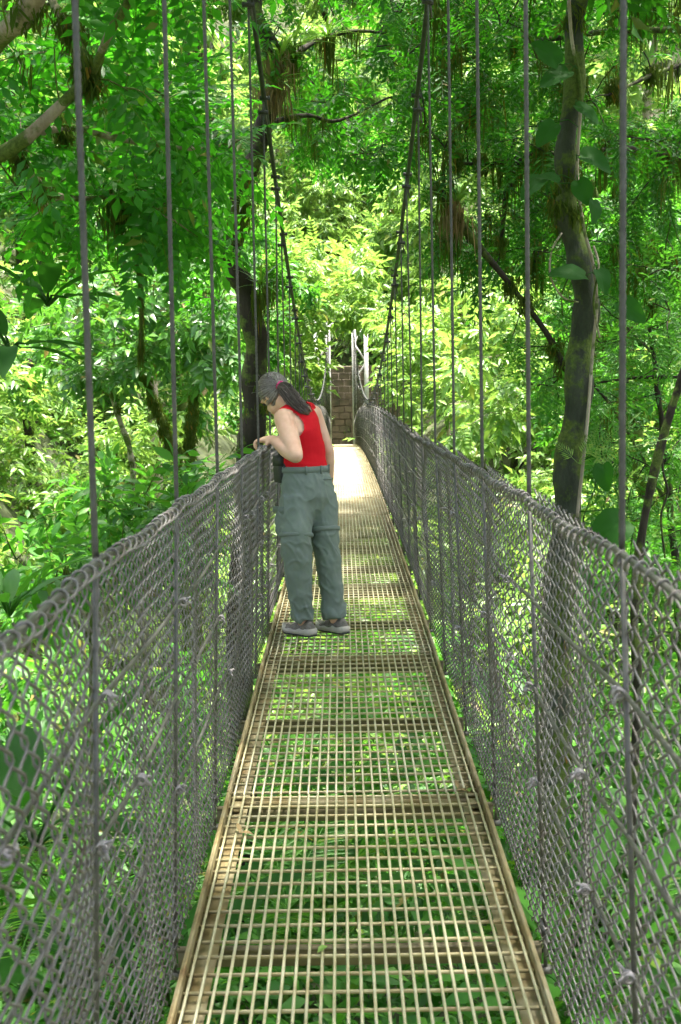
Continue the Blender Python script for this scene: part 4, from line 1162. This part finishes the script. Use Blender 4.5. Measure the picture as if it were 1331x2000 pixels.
# cargo pocket bulge on the outer left thigh
pk = Lhip * .45 + Lk * .55 + lft * .075 + fwd * .045
g.ell(pk, [lft * .026, fwd * .055, up * .095], 16, 10)
pants = vox(g, .0075, 12)
V = getco(pants); N = getno(pants)
disp = np.zeros(len(V))
for k_, q in enumerate(V):
    zr_ = q[2] - zd(7.4)
    n1 = mnoise.noise(Vector((q[0] * 13 + q[2] * 8, q[1] * 9, q[2] * 4.5 - q[0] * 5)))
    n2 = mnoise.noise(Vector((q[0] * 9 - q[2] * 9, q[1] * 12 + q[2] * 6, q[2] * 10 + q[0] * 14)))
    n3 = mnoise.noise(Vector((q[0] * 5, q[1] * 5, q[2] * 3)))
    fold = max(0, .55 - abs(n1) * 2.4) * .016 + max(0, .5 - abs(n2) * 2.4) * .012
    amp = .55 + .55 * math.exp(-((zr_ - .52) / .10) ** 2) + .9 * math.exp(-((zr_ - .14) / .09) ** 2)
    disp[k_] = fold * amp + n3 * .008 - .002
setco(pants, V + N * disp[:, None])
tro = woman_part('trousers', pants, M_PANTS)
def band(c0, c1, rr, h, mat, name):
    ax = nrm(c1 - c0); a = nrm(np.cross(ax, (0, 1, 0.3))); b_ = np.cross(ax, a)
    R = [ellring(c0 + ax * z, rr * k, rr * k, a, b_, 30) for z, k in ((-h, .95), (-h * .8, 1.02), (0, 1.045), (h * .8, 1.02), (h, .95))]
    o = link(name, Geo().rings(np.array(R)).mesh(name, True), mat, tro)
    return o
q = Lhip * .18 + Lk * .82; band(q + (0, 0, 0), Lk, .0965, .014, M_PSEAM, 'zip_band')
q = Rhip * .18 + Rk * .82; band(q + (0, 0, 0), Rk, .0910, .014, M_PSEAM, 'zip_band')
R = [ellring(waist + (0, 0, z), .151 + k, .114 + k, lft, fwd, 40) for z, k in ((-.040, 0), (-.038, .005), (-.006, .003), (-.004, -.003))]
link('waistband', Geo().rings(np.array(R)).mesh('waistband', True), M_PSEAM, tro)
for a in (100, 140, 180, 225, 262, 300):
    aa = math.radians(a)      # belt loops: angle from her left, counted round the back
    n_ = lft * math.cos(aa) + fwd * math.sin(aa)
    c_ = waist + (0, 0, -.024) + lft * math.cos(aa) * .158 + fwd * math.sin(aa) * .121
    tn = np.cross(up, nrm(n_)); Mx = np.stack([tn, nrm(n_), up], 1)
    link('belt_loop', Geo().box(c_, (.006, .003, .024), Mx).mesh('belt_loop'), M_PSEAM, tro)
# pocket flap
pf = pk + lft * .012 + up * .075
Mx = np.stack([fwd, lft, up], 1)
link('pocket_flap', Geo().box(pf, (.048, .010, .018), Mx).mesh('pocket_flap'), M_PSEAM, tro)
bp = pel * .55 + waist * .45 - fwd * .108 - lft * .066
link('pocket_welt', Geo().box(bp, (.048, .010, .0045), np.stack([nrm(lft - fwd * .28), nrm(fwd + lft * .28), up], 1)).mesh('pocket_welt'), M_PSEAM, tro)

# shoes
def shoe(ank, dirv, seed):
    d = nrm(dirv); s_ = np.array([-d[1], d[0], 0]); z0 = zd(ank[1]) + .0105
    heel = np.array([ank[0], ank[1], z0]) - d * .075
    L = .262
    t_ = np.linspace(0, 1, 15)
    hw = np.interp(t_, [0, .08, .3, .55, .72, .88, 1], [.026, .037, .036, .043, .046, .036, .012])
    toe = np.interp(t_, [0, .8, 1], [.004, .0, .018])
    ht = np.interp(t_, [0, .06, .22, .36, .5, .66, .85, 1], [.075, .092, .098, .096, .078, .062, .050, .026])
    th = np.linspace(0, 2 * PI, 18, endpoint=False)
    R = []
    for k_ in range(15):
        c_ = heel + d * t_[k_] * L + (0, 0, toe[k_] + .026)
        cs, sn = np.cos(th), np.sin(th)
        zz = np.where(sn > 0, sn * (ht[k_] - .026), sn * .006)
        ww = hw[k_] * np.where(sn > .3, 1 - .45 * np.clip(sn - .3, 0, 1) ** 1.2, 1)
        R.append(c_ + (cs * ww)[:, None] * s_ + zz[:, None] * up)
    sh = woman_part('shoe', Geo().rings(np.array(R)).mesh('shoe', True), M_SHOE)
    for nm, za, zb, gr, mt in (('sole', .009, .034, .004, M_SOLE), ('tread', .0, .0095, .003, M_TREAD)):
        g_ = Geo(); R = []
        for zz in (za, (za + zb) / 2, zb):
            pts = []
            for sg in (1, -1):
                for k_ in (range(15) if sg > 0 else range(14, -1, -1)):
                    wob = .004 * math.sin(t_[k_] * 21 + seed) if zz == zb else 0
                    pts.append(heel + d * (t_[k_] * (L + .008) - .004) + s_ * sg * (hw[k_] + gr) + up * (zz + toe[k_] + wob + (.008 if nm == 'sole' and t_[k_] < .3 and zz == zb else 0)))
            R.append(pts)
        g_.rings(np.array(R)); link(nm, g_.mesh(nm), mt, sh)
    # laces and overlays
    g_ = Geo()
    for k_, tt in enumerate((.42, .5, .58, .66)):
        hh = float(np.interp(tt, t_, ht)); ww = float(np.interp(tt, t_, hw)) * .5
        c_ = heel + d * tt * L + (0, 0, hh + .003)
        g_.tube([c_ + s_ * ww - (0, 0, .010), c_, c_ - s_ * ww - (0, 0, .010)], .003, 5)
    link('lace', g_.mesh('lace'), M_SOLE, sh, kind='stuff')
shoe(La + np.array([.008, 0, 0]), np.array([-.66, .75, 0]), 1); shoe(Ra + np.array([.012, 0, 0]), np.array([-.62, .78, 0]), 2)

# hair: cap, strands to the tie, ponytail
cc = hc + uh * .016 - fh * .012
ax3 = np.stack([lh * .087, fh * .107, uh * .112])
tie = P(546, 752, 7.50)
tv = nrm(tie - cc)
g = Geo().ell(cc, ax3, 40, 28); cap = g.mesh('hair', True)
V = getco(cap); dv = V - cc
a_, b_, c_ = dv @ lh, dv @ fh, dv @ uh
cut(cap, ((b_ > .058) & (c_ < .040)) | (c_ < -.085) | ((np.abs(a_) > .05) & (b_ > .030) & (c_ < -.03)))
cap_o = woman_part('hair', cap, surf('hair_base', [(0.3, (0.075, 0.060, 0.053)), (0.7, (0.19, 0.165, 0.153))], 55, .55, stretch=(1, 1, 4)))
hr2 = np.random.default_rng(8)
g = Geo()
inv = np.linalg.inv(ax3.T)
def onell(v, k=1.0): u_ = inv @ v; u_ = u_ / np.linalg.norm(u_); return cc + (ax3.T @ u_) * k
for k_ in range(900):
    a = hr2.uniform(0, 2 * PI)
    # hairline ring around the face and nape, seen from the tie direction
    e1 = nrm(np.cross(tv, uh)); e2 = np.cross(tv, e1)
    spread_ = hr2.uniform(.6, 2.5)
    st_ = tv * math.cos(spread_) + (e1 * math.cos(a) + e2 * math.sin(a)) * math.sin(spread_)
    pth = []
    for q in np.linspace(0, 1, 9):
        v = nrm(st_ * (1 - q) + tv * q * 1.02 + 1e-6)
        pth.append(onell(v, 1.012 + .018 * math.sin(PI * q) + hr2.normal(0, .003)))
    pth = np.array(pth)
    d0 = (pth[0] - cc)
    if (d0 @ fh > .065 and d0 @ uh < .03) or d0 @ uh < -.09: continue
    g.tube(pth, np.linspace(.0016, .0026, 9), 3)
for k_ in range(70):   # loose flyaway hairs
    st_ = nrm(hr2.normal(0, 1, 3) + uh * .9 - fh * .2); a = onell(st_, 1.0)
    e = nrm(tv - st_ * np.dot(tv, st_) + hr2.normal(0, .5, 3))
    g.tube(np.array([a, a + st_ * .010 + e * .02, a + st_ * hr2.uniform(.008, .022) + e * .05]), .0009, 3)
link('hair_strands', g.mesh('hair_strands', True), M_HAIR, cap_o, kind='stuff')
tail = spline([tie, P(558, 760, 7.465), P(570, 776, 7.43), P(583, 792, 7.40), P(596, 803, 7.385), P(603, 809, 7.39)], 16)
g = Geo().tube(tail, np.interp(np.linspace(0, 1, 16), [0, .2, .5, .8, 1], [.020, .036, .034, .024, .006]), 14)
po = link('ponytail', g.mesh('ponytail', True), M_TAILS, cap_o)
g = Geo()
for k_ in range(240):
    a = hr2.uniform(0, 2 * PI); rr = hr2.uniform(.7, 1.12); i0 = 0; i1 = int(hr2.integers(10, 16))
    e1 = nrm(np.cross(nrm(tail[-1] - tail[0]), up)); e2 = nrm(np.cross(nrm(tail[-1] - tail[0]), e1))
    rad = np.interp(np.linspace(0, 1, 16), [0, .2, .5, .8, 1], [.020, .042, .042, .032, .014]) * rr
    pth = tail + (e1 * math.cos(a) + e2 * math.sin(a)) * rad[:, None] + hr2.normal(0, .0012, (16, 3))
    g.tube(pth[:i1] + hr2.normal(0, .004, 3) * np.linspace(0, 1, i1)[:, None], .0017, 3)
link('hair_strands', g.mesh('hair_strands', True), M_TAILS, cap_o, kind='stuff')
th = np.linspace(0, 2 * PI, 17)
d_ = nrm(tail[2] - tail[0]); e1 = nrm(np.cross(d_, up)); e2 = np.cross(d_, e1)
link('hair_tie', Geo().tube(np.stack([tie + d_ * .008 + (e1 * math.cos(q) + e2 * math.sin(q)) * .022 for q in th]), .0085, 8).mesh('hair_tie', True), M_PINK, cap_o)

# waist bag at her left front
bc = P(551, 916, 7.40)
bag = thing('waist_bag', 'small black bag hanging at the waist between body and rail', 'bag', tuple(bc))
bx_ = nrm(np.array([-.8, -.4, 0])); by_ = np.cross(up, bx_)
R = []
for z, w, d__ in ((-.078, .030, .045), (-.072, .036, .052), (0, .040, .056), (.060, .040, .056), (.072, .034, .050)):
    th = np.arange(20) * 2 * PI / 20
    cs, sn = np.cos(th), np.sin(th)
    R.append(bc + (np.sign(cs) * np.abs(cs) ** .5 * w)[:, None] * bx_ + (np.sign(sn) * np.abs(sn) ** .5 * d__)[:, None] * by_ + up * z)
part('body', Geo().rings(np.array(R)), M_BAG, bag, True)
R = []
for z, w, d__ in ((.02, .043, .059), (.06, .043, .059), (.078, .038, .054), (.082, .02, .03)):
    R.append(bc + (np.sign(cs) * np.abs(cs) ** .5 * w)[:, None] * bx_ + (np.sign(sn) * np.abs(sn) ** .5 * d__)[:, None] * by_ + up * z)
part('flap', Geo().rings(np.array(R)), M_BAG, bag, True)
part('strap', Geo().tube(spline([bc + up * .07 + bx_ * .03, bc + up * .10 - bx_ * .02, waist + lft * .15 + (0, 0, -.01)], 10), .008, 6), M_BAG, bag, True)
